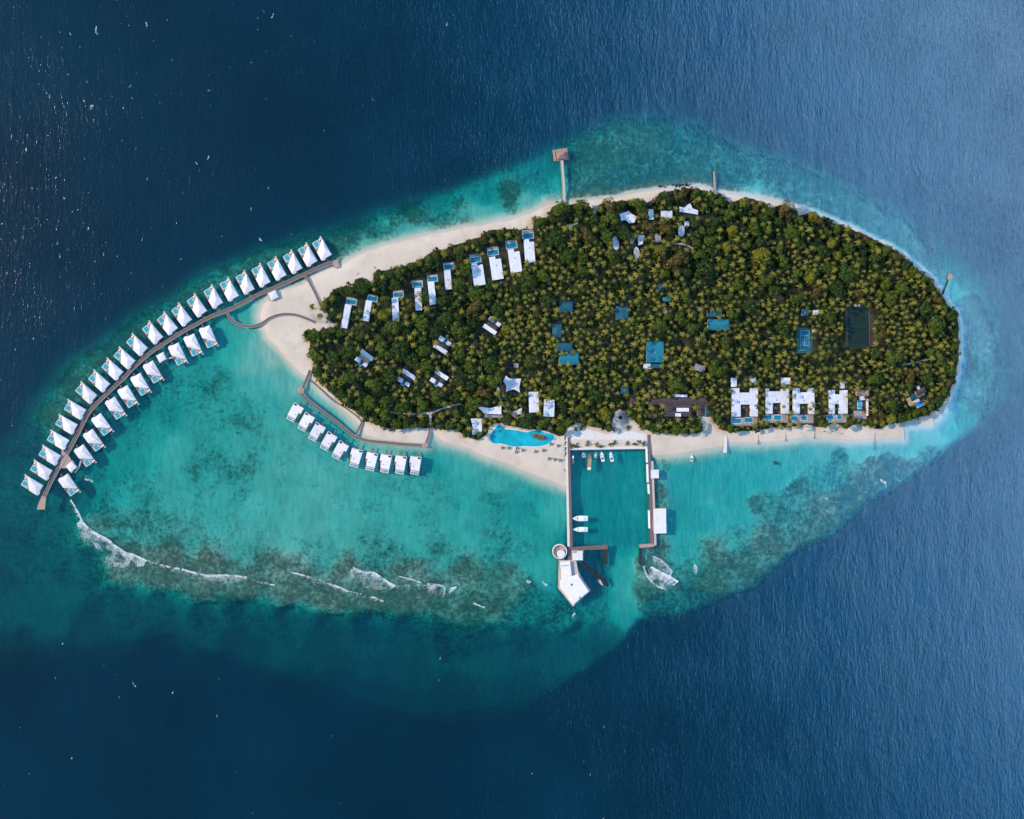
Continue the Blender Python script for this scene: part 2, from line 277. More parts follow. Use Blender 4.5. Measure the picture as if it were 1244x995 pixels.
STEP = 2.5
xs = np.concatenate([[-6000,-3000,-1200,-500,-200,-120],np.arange(-70,1316,STEP),[1360,1450,1800,2600,4500,7500]])
ys = np.concatenate([[-6000,-3000,-1200,-500,-200,-120],np.arange(-70,1068,STEP),[1120,1200,1500,2300,4200,7000]])
GX, GY = np.meshgrid(xs, ys); sh = GX.shape; X = GX.ravel(); Y = GY.ravel()
wx = X + 9*fbm(X, Y, 45, 1) + 3*fbm(X, Y, 11, 9); wy = Y + 9*fbm(X, Y, 45, 5) + 3*fbm(X, Y, 11, 14)
harb = (X > 690) & (X < 791) & (Y > 546) & (Y < 664)
wx2 = np.where(harb, X, wx); wy2 = np.where(harb, Y, wy)
num = np.zeros((2, X.size)); den = np.zeros(X.size)
ish = CP[:,0]*0
for (cx_, cy_, cd, cr) in CP:
    wgt = 1.0/((wx2-cx_)**2+(wy2-cy_)**2+50.0)**2.2
    isin = 690 < cx_ < 791 and 546 < cy_ < 664
    wgt = np.where(harb == isin, wgt, wgt*0.001)
    num[0] += wgt*math.log(cd+0.3); num[1] += wgt*cr; den += wgt
DEP = np.exp(num[0]/den)-0.3; REEF = num[1]/den
sE = sdf(X + 9*fbm(X, Y, 46, 31, 5), Y + 9*fbm(X, Y, 46, 37, 5), EDGE)
# drop-off: steep on the south-east, gentler elsewhere
east = 0.45*sm(760, 820, X)*sm(500, 560, Y)
slope = 0.95 + 1.6*east - 0.35*sm(200, 0, X) - 0.45*sm(1120, 1190, X)*sm(560, 480, Y)
DEP = DEP + np.clip(-sE, 0, None)*slope + 6*sm(9, -4, sE)*east*0.8 + 2.0*sm(10, -3, sE)
REEF = REEF*sm(-24, 2, sE)
DEP = np.minimum(DEP, 70)
REEF0 = REEF
sC = sdf(X + 1.3*fbm(X, Y, 14, 51), Y + 1.3*fbm(X, Y, 14, 57), COAST)
REEF = REEF*sm(1.0, -7.0, sC)
quay = harb | ((X > 786) & (X < 797) & (Y > 556) & (Y < 668))
shal = 0.10 + np.clip(-sC, 0, None)*0.11 + (np.clip(-sC-4, 0, None)**2)*0.012
shal = shal*(1+2.2*sm(960, 1060, X)*sm(500, 470, Y)) + 0.5*sm(960, 1060, X)*sm(500, 470, Y)
SH = np.where(quay, 99, shal)
DEP = np.where(sC < 0, np.minimum(DEP, SH), DEP)
LAND = np.clip(np.clip(sC, 0, None)*0.16, 0, 1.3)
Z = np.where(sC > 0, LAND, -DEP) 
Z = np.where((sC > -1.5) & (sC < 1.5) & ~quay, sC*0.13, Z)
DEPTH = np.clip(-Z, 0, None)
# gentle relief of coral heads
Z = Z - (REEF > .3)*(sC < -3)*0.25*fbm(X, Y, 6, 71)
sV = sdf(X + 2*fbm(X, Y, 10, 61), Y + 2*fbm(X, Y, 10, 67), VEG)
VEGM = sm(-1.5, 2.5, sV)
fine = sC  # keep

def grid_mesh(name, zz, mask=None, attrs={}):
    ny, nx = sh; idx = np.arange(nx*ny).reshape(sh)
    q = np.stack([idx[:-1,:-1], idx[:-1,1:], idx[1:,1:], idx[1:,:-1]], -1).reshape(-1, 4)[:, ::-1]
    if mask is not None: q = q[mask(q)]
    used = np.unique(q); remap = np.full(nx*ny, -1); remap[used] = np.arange(used.size); q = remap[q]
    co = np.stack([X[used]-CX, CY-Y[used], zz[used]], -1)
    me = bpy.data.meshes.new(name)
    me.vertices.add(used.size); me.vertices.foreach_set('co', co.astype(np.float32).ravel())
    me.loops.add(q.size); me.loops.foreach_set('vertex_index', q.astype(np.int32).ravel())
    me.polygons.add(len(q)); me.polygons.foreach_set('loop_start', (np.arange(len(q))*4).astype(np.int32))
    me.update(calc_edges=True); me.shade_smooth()
    for k, a in attrs.items():
        at = me.attributes.new(k, 'FLOAT', 'POINT'); at.data.foreach_set('value', a[used].astype(np.float32))
    o = bpy.data.objects.new(name, me); C.objects.link(o); return o

# --- bed material
def node_mat(name):
    m = bpy.data.materials.new(name); m.use_nodes = True; nt = m.node_tree; nt.nodes.clear(); return m, nt
def nz(nt, vec, scale, detail=4, rough=0.55, dist=0.0):
    n = nt.nodes.new('ShaderNodeTexNoise'); n.inputs['Scale'].default_value = scale; n.inputs['Detail'].default_value = detail
    n.inputs['Roughness'].default_value = rough; n.inputs['Distortion'].default_value = dist; nt.links.new(vec, n.inputs['Vector']); return n.outputs['Fac']
def mth(nt, op, a, b=None, c=None, clamp=False):
    n = nt.nodes.new('ShaderNodeMath'); n.operation = op; n.use_clamp = clamp
    for i, v in enumerate((a, b, c)):
        if v is None: continue
        if isinstance(v, (int, float)): n.inputs[i].default_value = v
        else: nt.links.new(v, n.inputs[i])
    return n.outputs[0]
def mix(nt, f, a, b, kind='MIX'):
    n = nt.nodes.new('ShaderNodeMixRGB'); n.blend_type = kind
    for i, v in enumerate((f, a, b)):
        if isinstance(v, (int, float)): n.inputs[i].default_value = v
        elif isinstance(v, tuple): n.inputs[i].default_value = v+(1,)
        else: nt.links.new(v, n.inputs[i])
    return n.outputs[0]
def mrange(nt, v, a, b, c=0.0, d=1.0):
    n = nt.nodes.new('ShaderNodeMapRange'); n.interpolation_type = 'SMOOTHSTEP'; nt.links.new(v, n.inputs[0])
    for i, k in enumerate((a, b, c, d)): n.inputs[i+1].default_value = k
    return n.outputs[0]
def attr(nt, k):
    n = nt.nodes.new('ShaderNodeAttribute'); n.attribute_name = k; return n.outputs['Fac']

bed, nt = node_mat('sand_and_coral')
geo = nt.nodes.new('ShaderNodeNewGeometry'); pos = geo.outputs['Position']
reef = attr(nt, 'reef'); veg = attr(nt, 'veg')
_sp = nt.nodes.new('ShaderNodeSeparateXYZ'); nt.links.new(pos, _sp.inputs[0]); sep0 = _sp.outputs['Z']
n1 = nz(nt, pos, 0.22, 6, 0.72); n2 = nz(nt, pos, 0.035, 4, 0.6, 0.6); n3 = nz(nt, pos, 0.75, 3, 0.6)
t = mth(nt, 'ADD', mth(nt, 'MULTIPLY', n1, 0.55), mth(nt, 'MULTIPLY', n2, 0.45))
t = mth(nt, 'ADD', t, mth(nt, 'MULTIPLY', mth(nt, 'SUBTRACT', n3, 0.5), 0.12))
t = mth(nt, 'ADD', t, mth(nt, 'MULTIPLY', mth(nt, 'SUBTRACT', reef, 0.5), 0.40))
cov = mrange(nt, t, 0.44, 0.71)
# scattered coral heads wherever reef begins
hd = mrange(nt, nz(nt, pos, 0.13, 5, 0.75), 0.60, 0.66); hd = mth(nt, 'MULTIPLY', hd, mrange(nt, reef, 0.2, 0.6)); cov = mth(nt, 'MAXIMUM', mth(nt, 'MULTIPLY', cov, 0.92), mth(nt, 'MULTIPLY', hd, 0.9))
sandc = mix(nt, mrange(nt, nz(nt, pos, 0.02, 5, 0.6), 0.35, 0.65), (0.58, 0.475, 0.375), (0.66, 0.545, 0.44))
sandc = mix(nt, mrange(nt, nz(nt, pos, 0.5, 5, 0.7), 0.35, 0.75, 0, 0.14), sandc, (0.46, 0.40, 0.35))
mps = nt.nodes.new('ShaderNodeMapping'); mps.inputs['Rotation'].default_value = (0, 0, math.radians(28)); mps.inputs['Scale'].default_value = (1.0, 0.22, 1.0); nt.links.new(pos, mps.inputs['Vector'])
sub = mrange(nt, attr(nt, 'under'), 0.0, 1.0)
sandc = mix(nt, mth(nt, 'MULTIPLY', sub, mrange(nt, nz(nt, mps.outputs[0], 0.22, 5, 0.7, 0.4), 0.35, 0.68, 0.0, 0.46)), sandc, (0.30, 0.27, 0.22))  # streaks painted into the submerged sand imitate light refracted by the waves
sandc = mix(nt, mth(nt, 'MULTIPLY', mrange(nt, nz(nt, pos, 0.06, 6, 0.7), 0.5, 0.62, 0, 0.28), mrange(nt, sep0, 0.2, 0.3)), sandc, (0.44, 0.36, 0.29))
coral = mix(nt, mrange(nt, n3, 0.35, 0.65), (0.070, 0.068, 0.042), (0.20, 0.172, 0.115))
coral = mix(nt, mrange(nt, nz(nt, pos, 0.11, 6, 0.8), 0.42, 0.60, 0, 0.75), coral, (0.035, 0.045, 0.038))
col = mix(nt, cov, sandc, coral)
# wet sand by the waterline, forest litter under the trees
sep = nt.nodes.new('ShaderNodeSeparateXYZ'); nt.links.new(pos, sep.inputs[0])
wet = mth(nt, 'MULTIPLY', mrange(nt, sep.outputs['Z'], 0.28, 0.05), 0.30)
wet = mth(nt, 'MULTIPLY', wet, mrange(nt, sep.outputs['Z'], -0.3, 0.0))
col = mix(nt, wet, col, (0.42, 0.35, 0.31))
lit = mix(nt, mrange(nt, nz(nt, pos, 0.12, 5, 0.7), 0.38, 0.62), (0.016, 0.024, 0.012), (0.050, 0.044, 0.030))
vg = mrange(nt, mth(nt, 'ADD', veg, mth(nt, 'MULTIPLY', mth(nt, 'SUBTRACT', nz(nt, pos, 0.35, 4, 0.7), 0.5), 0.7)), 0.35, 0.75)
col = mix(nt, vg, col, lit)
d = nt.nodes.new('ShaderNodeBsdfDiffuse'); nt.links.new(col, d.inputs['Color'])
bp = nt.nodes.new('ShaderNodeBump'); bp.inputs['Distance'].default_value = 0.25; bp.inputs['Strength'].default_value = 0.5
nt.links.new(nz(nt, pos, 0.35, 5, 0.7), bp.inputs['Height']); nt.links.new(bp.outputs[0], d.inputs['Normal'])
o = nt.nodes.new('ShaderNodeOutputMaterial'); nt.links.new(d.outputs[0], o.inputs[0])

A = {'reef': REEF, 'veg': VEGM, 'under': sm(-.3, -1.2, Z)}
isl = grid_mesh('island_ground', Z, lambda q: Z[q].max(1) > -0.2, A); isl['kind'] = 'structure'; isl.data.materials.append(bed)
sea_bed = grid_mesh('seabed', Z, lambda q: Z[q].max(1) <= -0.2, A); sea_bed['kind'] = 'structure'; sea_bed.data.materials.append(bed)

# --- sea surface
sea_m, nt = node_mat('sea_water')
geo = nt.nodes.new('ShaderNodeNewGeometry'); pos = geo.outputs['Position']
dep = attr(nt, 'depth')
dep = mth(nt, 'MULTIPLY', dep, mrange(nt, nz(nt, pos, 0.05, 5, 0.7), 0.25, 0.75, 0.88, 1.12))
def ex(k): return mth(nt, 'EXPONENT', mth(nt, 'MULTIPLY', dep, -k/2))
comb = nt.nodes.new('ShaderNodeCombineXYZ')
KR, KG, KB = 0.90, 0.142, 0.139
for i, k in enumerate((KR, KG, KB)): nt.links.new(ex(k), comb.inputs[i])
tr = nt.nodes.new('ShaderNodeBsdfTransparent'); nt.links.new(comb.outputs[0], tr.inputs[0])
body = mth(nt, 'SUBTRACT', 1.0, mth(nt, 'EXPONENT', mth(nt, 'MULTIPLY', dep, -0.11)))
varc = mrange(nt, nz(nt, pos, 0.004, 3, 0.5), 0.3, 0.7)
deepc = mix(nt, varc, (0.0001, 0.018, 0.036), (0.0002, 0.026, 0.050))
sc_col = mix(nt, body, (0, 0, 0), deepc)
df = nt.nodes.new('ShaderNodeBsdfDiffuse'); nt.links.new(sc_col, df.inputs[0])
ad = nt.nodes.new('ShaderNodeAddShader'); nt.links.new(tr.outputs[0], ad.inputs[0]); nt.links.new(df.outputs[0], ad.inputs[1])
# wind waves: crests run nearly north-south
mp = nt.nodes.new('ShaderNodeMapping'); mp.inputs['Rotation'].default_value = (0, 0, math.radians(-6)); mp.inputs['Scale'].default_value = (1.0, 0.30, 1.0); nt.links.new(pos, mp.inputs['Vector'])
mp2 = nt.nodes.new('ShaderNodeMapping'); mp2.inputs['Rotation'].default_value = (0, 0, math.radians(12)); mp2.inputs['Scale'].default_value = (1.0, 0.38, 1.0); nt.links.new(pos, mp2.inputs['Vector'])
hgt = mth(nt, 'ADD', mth(nt, 'MULTIPLY', nz(nt, mp.outputs[0], 0.33, 4, 0.62, 0.4), 1.7), mth(nt, 'MULTIPLY', nz(nt, mp2.outputs[0], 0.58, 4, 0.65, 0.3), 0.9))
hgt = mth(nt, 'MULTIPLY', hgt, mrange(nt, nz(nt, pos, 0.012, 4, 0.6), 0.3, 0.7, 0.78, 1.15))
hgt = mth(nt, 'ADD', hgt, mth(nt, 'MULTIPLY', nz(nt, mp.outputs[0], 0.07, 2, 0.5), 2.0))
shore = mrange(nt, dep, 0.0, 6.0, 0.25, 1.0)
bp = nt.nodes.new('ShaderNodeBump'); bp.inputs['Distance'].default_value = 0.19; nt.links.new(shore, bp.inputs['Strength']); nt.links.new(hgt, bp.inputs['Height'])
gl = nt.nodes.new('ShaderNodeBsdfGlossy'); gl.inputs['Roughness'].default_value = 0.17; nt.links.new(bp.outputs[0], gl.inputs['Normal'])
nt.links.new(bp.outputs[0], df.inputs['Normal'])
dn = nt.nodes.new('ShaderNodeVectorMath'); dn.operation = 'DOT_PRODUCT'; nt.links.new(geo.outputs['Incoming'], dn.inputs[0]); nt.links.new(bp.outputs[0], dn.inputs[1])
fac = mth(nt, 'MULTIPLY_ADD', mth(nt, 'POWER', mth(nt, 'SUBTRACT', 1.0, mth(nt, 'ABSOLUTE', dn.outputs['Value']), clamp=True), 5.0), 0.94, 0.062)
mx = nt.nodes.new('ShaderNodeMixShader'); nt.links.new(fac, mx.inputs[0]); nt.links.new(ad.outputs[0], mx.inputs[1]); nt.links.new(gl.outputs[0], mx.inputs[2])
o = nt.nodes.new('ShaderNodeOutputMaterial'); nt.links.new(mx.outputs[0], o.inputs[0])
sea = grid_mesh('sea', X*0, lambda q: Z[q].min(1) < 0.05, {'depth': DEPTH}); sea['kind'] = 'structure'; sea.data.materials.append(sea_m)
# ================================================================ paths on the island (flat sheets over the sand)
def strip_poly(pts, wd):
    """left and right edges of a polyline in map metres"""
    Lp, Rp = [], []
    for i, (x, y) in enumerate(pts):
        a = pts[max(0, i-1)]; b = pts[min(len(pts)-1, i+1)]
        dx, dy = b[0]-a[0], b[1]-a[1]; l = math.hypot(dx, dy) or 1
        wi = wd[i] if isinstance(wd, (list, tuple)) else wd
        Lp.append((x-dy/l*wi/2, y+dx/l*wi/2)); Rp.append((x+dy/l*wi/2, y-dx/l*wi/2))
    return Lp, Rp
def smooth_line(pts, k=4):
    o = []
    n = len(pts)
    for i in range(n-1):
        p0, p1, p2, p3 = pts[max(0,i-1)], pts[i], pts[i+1], pts[min(n-1,i+2)]
        for j in range(k):
            t = j/k
            o.append(tuple(0.5*((2*p1[c])+(-p0[c]+p2[c])*t+(2*p0[c]-5*p1[c]+4*p2[c]-p3[c])*t*t+(-p0[c]+3*p1[c]-3*p2[c]+p3[c])*t**3) for c in (0,1)))
    return o+[pts[-1]]
def slab_strip(mb, pts, wd, z0, z1):
    Lp, Rp = strip_poly(pts, wd); n = len(pts)
    vs = []
    for z in (z0, z1):
        for q in (Lp, Rp):
            vs += [P(x, y, 0)[:2]+(z,) for x, y in q]
    k = (H-z1)/H
    vs = [(x*k, y*k, z) for x, y, z in vs]
    fs = []
    for i in range(n-1):
        fs += [(2*n+i, 3*n+i, 3*n+i+1, 2*n+i+1), (i, i+1, n+i+1, n+i), (i, 2*n+i, 2*n+i+1, i+1), (n+i, n+i+1, 3*n+i+1, 3*n+i)]
    fs += [(0, n, 3*n, 2*n), (n-1, 3*n-1, 4*n-1, 2*n-1)]
    return mb.add(vs, fs)
def poly_slab(mb, poly, z0, z1):
    return mb.prism([P(x, y, z1)[:2] for x, y in poly], z0, z1)

mb = MB()
for pts, wd in (([(378,382),(386,389),(398,392),(406,396)],5),([(390,367),(395,380),(401,391)],4),([(452,487),(470,500),(500,503),(520,502),(523,508),(522,519)],2.6),
                ([(523,502),(545,494),(560,490)],2.4),([(692,272),(693,285),(697,300)],3),([(686,270),(692,274),(702,270)],3),([(640,518),(610,490),(605,470)],2.5),
                ([(1100,443),(1122,438),(1136,436)],2),([(818,296),(832,297),(842,302)],2),([(588,362),(596,359)],3)):
    slab_strip(mb, smooth_line(pts, 4), wd, 1.0, 1.336 + 0.004*len(mb.v)/100)
struct('footpath', mb, M['path'])
mb = MB(); poly_slab(mb, [(746,506),(748,500),(753,497),(759,500),(762,507),(767,516),(764,524),(745,524),(743,516)], 1.0, 1.31); struct('plaza_paving', mb, M['path'])
mb = MB(); poly_slab(mb, [(692,529),(700,524),(712,521),(735,527),(742,528),(768,524),(786,528),(786,534),(692,534)], 1.0, 1.32); struct('harbour_promenade', mb, M['conc'])

# ================================================================ boardwalks and jetties
def railing_child(parent, pts, off, z, m):
    mb = MB(); Lp, Rp = strip_poly(pts, abs(off)*2); q = Lp if off > 0 else Rp
    slab_strip(mb, q, 0.22, z, z+0.9); return mb.obj('railing', m, parent)
def boardwalk(name, label, cat, pts, wd, z=2.0, m='wood', group=None, piles=True, rail=True, extra=(), pilestep=9):
    t = thing(name, label, cat, P(pts[0][0], pts[0][1], 0), group=group)
    def loc(o): o.parent = t; o.location = -Vector(t.location)
    mb = MB(); slab_strip(mb, pts, wd, z-0.35, z); loc(mb.obj('deck', M[m]))
    for i, e in enumerate(extra):
        mb = MB(); poly_slab(mb, e, z-0.35, z+0.02+0.01*i); loc(mb.obj('platform', M['woodr']))
    if rail:
        w0 = wd if not isinstance(wd, (list, tuple)) else min(wd)
        for s in (1, -1):
            mb = MB(); Lp, Rp = strip_poly(pts, w0-0.3); slab_strip(mb, Lp if s > 0 else Rp, 0.3, z+0.003, z+0.5)
            loc(mb.obj('kerb_beam', M['woodp' if m != 'dark' else 'wood']))
    if piles:
        acc = 0; last = pts[0]; n = 0
        for a, b in zip(pts[:-1], pts[1:]):
            l = math.hypot(b[0]-a[0], b[1]-a[1]); s = pilestep-acc
            while s < l and n < 70:
                x = a[0]+(b[0]-a[0])*s/l; y = a[1]+(b[1]-a[1])*s/l
                px, py, _ = P(x, y, 0)
                if n == 0:
                    mb = MB(); mb.cyl(0, 0, 0.28, -3.0, z-0.35, 6); pm = mb.obj('pile', M['dark'])
                else:
                    pm = pile0.copy(); C.objects.link(pm)
                if n == 0: pile0 = pm
                pm.parent = t; pm.location = Vector((px, py, 0))-Vector(t.location)
                s += pilestep; n += 1
            acc = (acc+l) % pilestep
    return t

MAIN = [(405,318.8),(393,322.5),(370,333),(335,349),(313.8,357.8),(283,374),(257.9,383.8),(238.6,393.8),(219.3,404.5),(204.5,414),(183.3,428),(160,448.5),(152.8,457),(130.7,477.5),(112,496),
        (104,508),(94.5,527),(80.4,552.6),(64.3,580.7),(53,604)]
boardwalk('boardwalk', 'long curved timber boardwalk linking the two rows of overwater villas', 'boardwalk', smooth_line(MAIN, 3), 4.6, 2.2,
          extra=([(405,316.5),(410,315),(412.5,324),(407,326),(403.5,321)], [(51,602),(56,605),(54.5,619),(44.5,619),(47,611)], [(75,546),(84,554),(88,561),(80,569),(72,569)]))
boardwalk('boardwalk', 'thin winding boardwalk curving across the western sand spit', 'boardwalk',
          smooth_line([(275,379.5),(281,388.7),(290.7,394.4),(302.3,396.6),(315.8,394),(329.3,385.8),(342.8,382),(358.2,382.4),(371.7,386.7),(383,391.5)], 4), 3.4, 1.9)
boardwalk('boardwalk', 'short narrow boardwalk crossing the beach from villa jetty to the trees', 'boardwalk', smooth_line([(370,336),(375,341),(379.5,349),(385,360),(390,372)], 3), 3.0, 1.9)
SOUTH = [(377,450),(372.5,461),(368,472),(366.5,477),(372.4,485),(391.9,500),(409.6,513.4),(424,525.5),(433,531.5),(446,535.2),(465,537.2),(490,539.5),(515.7,541.2)]
boardwalk('boardwalk', 'brown boardwalk behind the ten rectangular lagoon villas', 'boardwalk', smooth_line(SOUTH, 3), 3.6, 2.0,
          extra=([(361,471),(365,469),(369,472),(369.5,477),(365,478.5),(361,476)], [(512,538.5),(519,538),(520,543.5),(513,543.8)]))
boardwalk('boardwalk', 'short boardwalk joining lagoon villa boardwalk to the tree line', 'boardwalk', [(431.7,530.5),(437,519),(444.5,503.5)], 2.6, 1.9)
boardwalk('boardwalk', 'short boardwalk rising from the east end of the lagoon villa walk', 'boardwalk', [(517.6,539),(521.5,528.4),(522,517)], 2.6, 1.9)
boardwalk('jetty', 'straight grey plank jetty leading out to the brown roofed pavilion', 'jetty', [(685.5,249),(684.5,225),(682.5,195)], 3.6, 2.2, 'woodp')
boardwalk('jetty', 'dark thin jetty off the eastern tree line with pale head', 'jetty', [(1145,358),(1152.6,339)], 1.7, 2.0, 'dark', extra=([(1153,331),(1158.6,336),(1152.6,341),(1150.6,338)],), rail=False, pilestep=5)
boardwalk('jetty', 'small rusty brown and white jetty on the northern beach', 'jetty', [(868.2,234),(868,222),(867.3,208)], [2.4,2.6,2.0], 1.8, 'tan', rail=False, extra=([(866.6,222),(869.5,222),(869.6,233),(867.2,233)],), pilestep=5)
boardwalk('jetty', 'short white concrete jetty off the southern beach', 'jetty', [(882,529),(881.3,541),(880.5,550)], [3.2,3.6,5.2], 1.7, 'conc', rail=False, pilestep=6)

# seawall behind the lagoon villas
def wall_line(name, label, cat, pts, wd, z0, z1, m, group=None):
    mb = MB(); slab_strip(mb, pts, wd, z0, z1); return tag(mb.obj(name, M[m]), label, cat, group)
wall_line('seawall', 'thin dark curved seawall along the narrow beach behind the lagoon villas', 'seawall', smooth_line([(376,461),(388.5,471.8),(404,486),(418.5,495),(436,508),(439,515)], 4), 1.1, -1.5, 1.6, 'seawall')
for i, (pts, lb) in enumerate((([(921.3,529),(921.5,539.5)], 'dark post groyne on the beach below the widest white residence'),
                               ([(954.5,526),(954.8,535.5)], 'stubby dark groyne on the beach below the second residence'),
                               ([(990,524),(989.5,532.8)], 'dark groyne near the bushes below the third residence'),
                               ([(1063,525),(1063,546)], 'long thin dark post line crossing the south-east beach'),
                               ([(1097,512.5),(1098,534)], 'pale groyne at the step in the south-east beach'),
                               ([(1132.5,503),(1133.2,516)], 'pale groyne near the south-eastern point'))):
    mb = MB()
    pale = 'pale' in lb
    (x0, y0), (x1, y1) = pts; n = max(3, int(abs(y1-y0)/1.3))
    for k in range(n):
        x = x0+(x1-x0)*k/(n-1)+random.uniform(-.15,.15); y = y0+(y1-y0)*k/(n-1)
        a, b, _ = P(x, y, 1.5); r = random.uniform(.45, .7)*(0.6 if i == 3 else 1)
        mb.cyl(a, b, r, -1.2, 1.5+random.uniform(-.2,.3), 7, r*0.8)
    tag(mb.obj('groyne', M['conc' if pale else 'dark']), lb, 'groyne', 'groynes on the southern beach')

# ================================================================ overwater villas
POLY = [(0,0),(14.2,0),(14.1,21.0),(11.8,20.6),(0,11.0)]
CEN = (6.95, 8.1)
def shp(pts, g=0.0): return [(x-CEN[0], y-CEN[1]) for x, y in pts]
def grow(poly, d):
    n = len(poly); cx = sum(p[0] for p in poly)/n; cy = sum(p[1] for p in poly)/n
    return [(cx+(x-cx)*(1+d/max(1,math.hypot(x-cx,y-cy))), cy+(y-cy)*(1+d/max(1,math.hypot(x-cx,y-cy)))) for x, y in poly]
def make_villa(flip):
    t = thing('overwater_villa', '', 'villa')
    def O(mb, name, m, par=t):
        if flip: mb.flip()
        return mb.obj(name, M[m], par)
    DK = [(-0.4,-0.3),(14.4,-0.3),(13.8,25),(9,25),(9,24),(-0.3,24),(-0.3,10)]
    dk = O(MB().prism(shp(DK), 1.7, 2.1), 'deck', 'woodr')
    O(MB().prism(shp(grow(POLY, -0.9)), 2.1, 4.3), 'wall', 'wall')
    r = O(MB().hip(shp(POLY), 4.6, 6.6, [(8.6-CEN[0],6.5-CEN[1]),(11.3-CEN[0],13-CEN[1])]), 'roof', 'white')
    O(MB().box(1.3-CEN[0],5.2-CEN[0],-1.2-CEN[1],0.6-CEN[1],4.0,4.25), 'entrance_canopy', 'white')
    pf = MB(); x0,x1,y0,y1 = 1.0-CEN[0],7.6-CEN[0],16.3-CEN[1],24.3-CEN[1]
    pf.box(x0,x1,y0,y1,1.0,2.35)
    pl = O(pf, 'pool', 'fabw')
    O(MB().box(x0+.5,x1-.5,y0+.5,y1-.5,2.3,2.39), 'pool_water', 'pool', pl)
    O(MB().box(9.6-CEN[0],11.4-CEN[0],22.6-CEN[1],24.4-CEN[1],2.1,2.6).box(12-CEN[0],13.4-CEN[0],22-CEN[1],24.4-CEN[1],2.1,2.5), 'daybed', 'fabw')
    O(MB().box(0.1-CEN[0],0.35-CEN[0],12-CEN[1],16.3-CEN[1],2.1,3.9), 'privacy_screen', 'woodp')
    O(MB().box(11.6-CEN[0],14-CEN[0],25-CEN[1],27-CEN[1],0.9,1.2), 'swim_platform', 'woodp')
    O(MB().box(5.2-CEN[0],7.0-CEN[0],-4.6-CEN[1],-0.4-CEN[1],1.8,2.08), 'entrance_bridge', 'wood')
    for sx in (1, 7, 13):
        for sy in (1, 10, 19):
            y = sy if sx > 5 or sy < 15 else 17
            O(MB().cyl(sx-CEN[0], y-CEN[1], 0.3, -4, 1.7, 6), 'stilt', 'dark')
    return t
def place(proto, first, x, y, z, rot, label, group=None):
    o = proto if first else copy_tree(proto)
    a, b, _ = P(x, y, z); o.location = (a, b, 0); o.rotation_euler = (0, 0, math.radians(rot)); o['label'] = label
    if group: o['group'] = group
    return o
OUT = [(392.4,305.7,30),(375,313.4,30),(356.7,322,30),(337.4,330.2,29),(318,338.5,28),(298.8,347.2,28),(279.5,355.5,29),(260.2,364.2,31),(240.5,374.8,35),(222,386,37),(204.7,396.5,39),(186.8,407.6,40),
       (168.2,422,46),(153,438,48),(138.3,451.6,48),(122.2,466.1,48),(106.5,480.2,49),(93.5,499.9,59),(83,518,60),(72.8,536.9,60),(62.7,555.6,59),(52.3,573.7,59),(41.2,591.8,59)]
INN = [(250.7,405.3,24),(232,415.6,25),(213.4,426.6,26),(183,448.6,31),(167.8,463.7,31),(152.2,478.6,32),(137.1,492.7,33),(120.6,512.8,36),(110.6,531.9,36),(99.5,550.6,36),(80.4,586.3,35)]
vo = make_villa(False); vi = make_villa(True)
for i, (x, y, a) in enumerate(OUT):
    lb = 'white roofed overwater villa on the ocean side of the boardwalk, %s from the beach end' % ORD[i]
    if i == 0: lb = 'white roofed overwater villa on the ocean side beside the brown jetty end by the beach'
    if i == 22: lb = 'last white roofed overwater villa on the ocean side, next to the brown end platform'
    place(vo, i == 0, x, y, 5.5, a, lb, 'ocean side overwater villas')
for i, (x, y, a) in enumerate(INN):
    lb = 'white roofed overwater villa on the lagoon side of the boardwalk, %s from the beach end' % ORD[i]
    if i == 10: lb = 'last white roofed overwater villa on the lagoon side, nearest the breaking surf'
    place(vi, i == 0, x, y, 5.5, a, lb, 'lagoon side overwater villas')

# small square pavilions by the boardwalk
def pavilion(x, y, a, s, lb, steps=True):
    t = thing('pavilion', lb, 'pavilion', P(x, y, 4)[:2]+(0,), math.radians(a), 'square white pavilions by the villa boardwalk')
    h = s/2
    MB().box(-h-.8,h+.8,-h-.8,h+.8,1.7,2.1).obj('deck', M['woodp'], t)
    MB().hip([(-h,-h),(h,-h),(h,h),(-h,h)], 4.3, 5.1, (0,0)).obj('roof', M['white'], t)
    MB().box(-h+1,h-1,-h+1,h-1,2.1,3.95).obj('wall', M['wall'], t)
    for sx in (-h+.3, h-.3):
        for sy in (-h+.3, h-.3): MB().cyl(sx, sy, .15, -3, 4.0, 6).obj('post', M['dark'], t)
    return t
pavilion(332, 358.8, 26, 9.5, 'square white pavilion beside the boardwalk over the sandy edge of the beach')
pavilion(195.9, 434.2, 28, 9.0, 'small square white pavilion on the lagoon side in the middle of the villa row')
pavilion(86.4, 567, 40, 9.5, 'small square white pavilion with curved swim steps near the far end of the villas')
for pts, lb in (([(199,437),(212,433.5)], 'thin footbridge beside the pavilion midway along the villa row'), ([(91,574),(96,568),(98,560)], 'bent swim stair landing beside the pavilion near the far villas'),
                ([(325,353),(327,364),(335,364)], 'sand coloured step landing round the pavilion at the beach')):
    boardwalk('footbridge', lb, 'footbridge', pts, 1.6 if 'sand' not in lb else 2.4, 1.7, 'woodp', rail=False, piles=False)

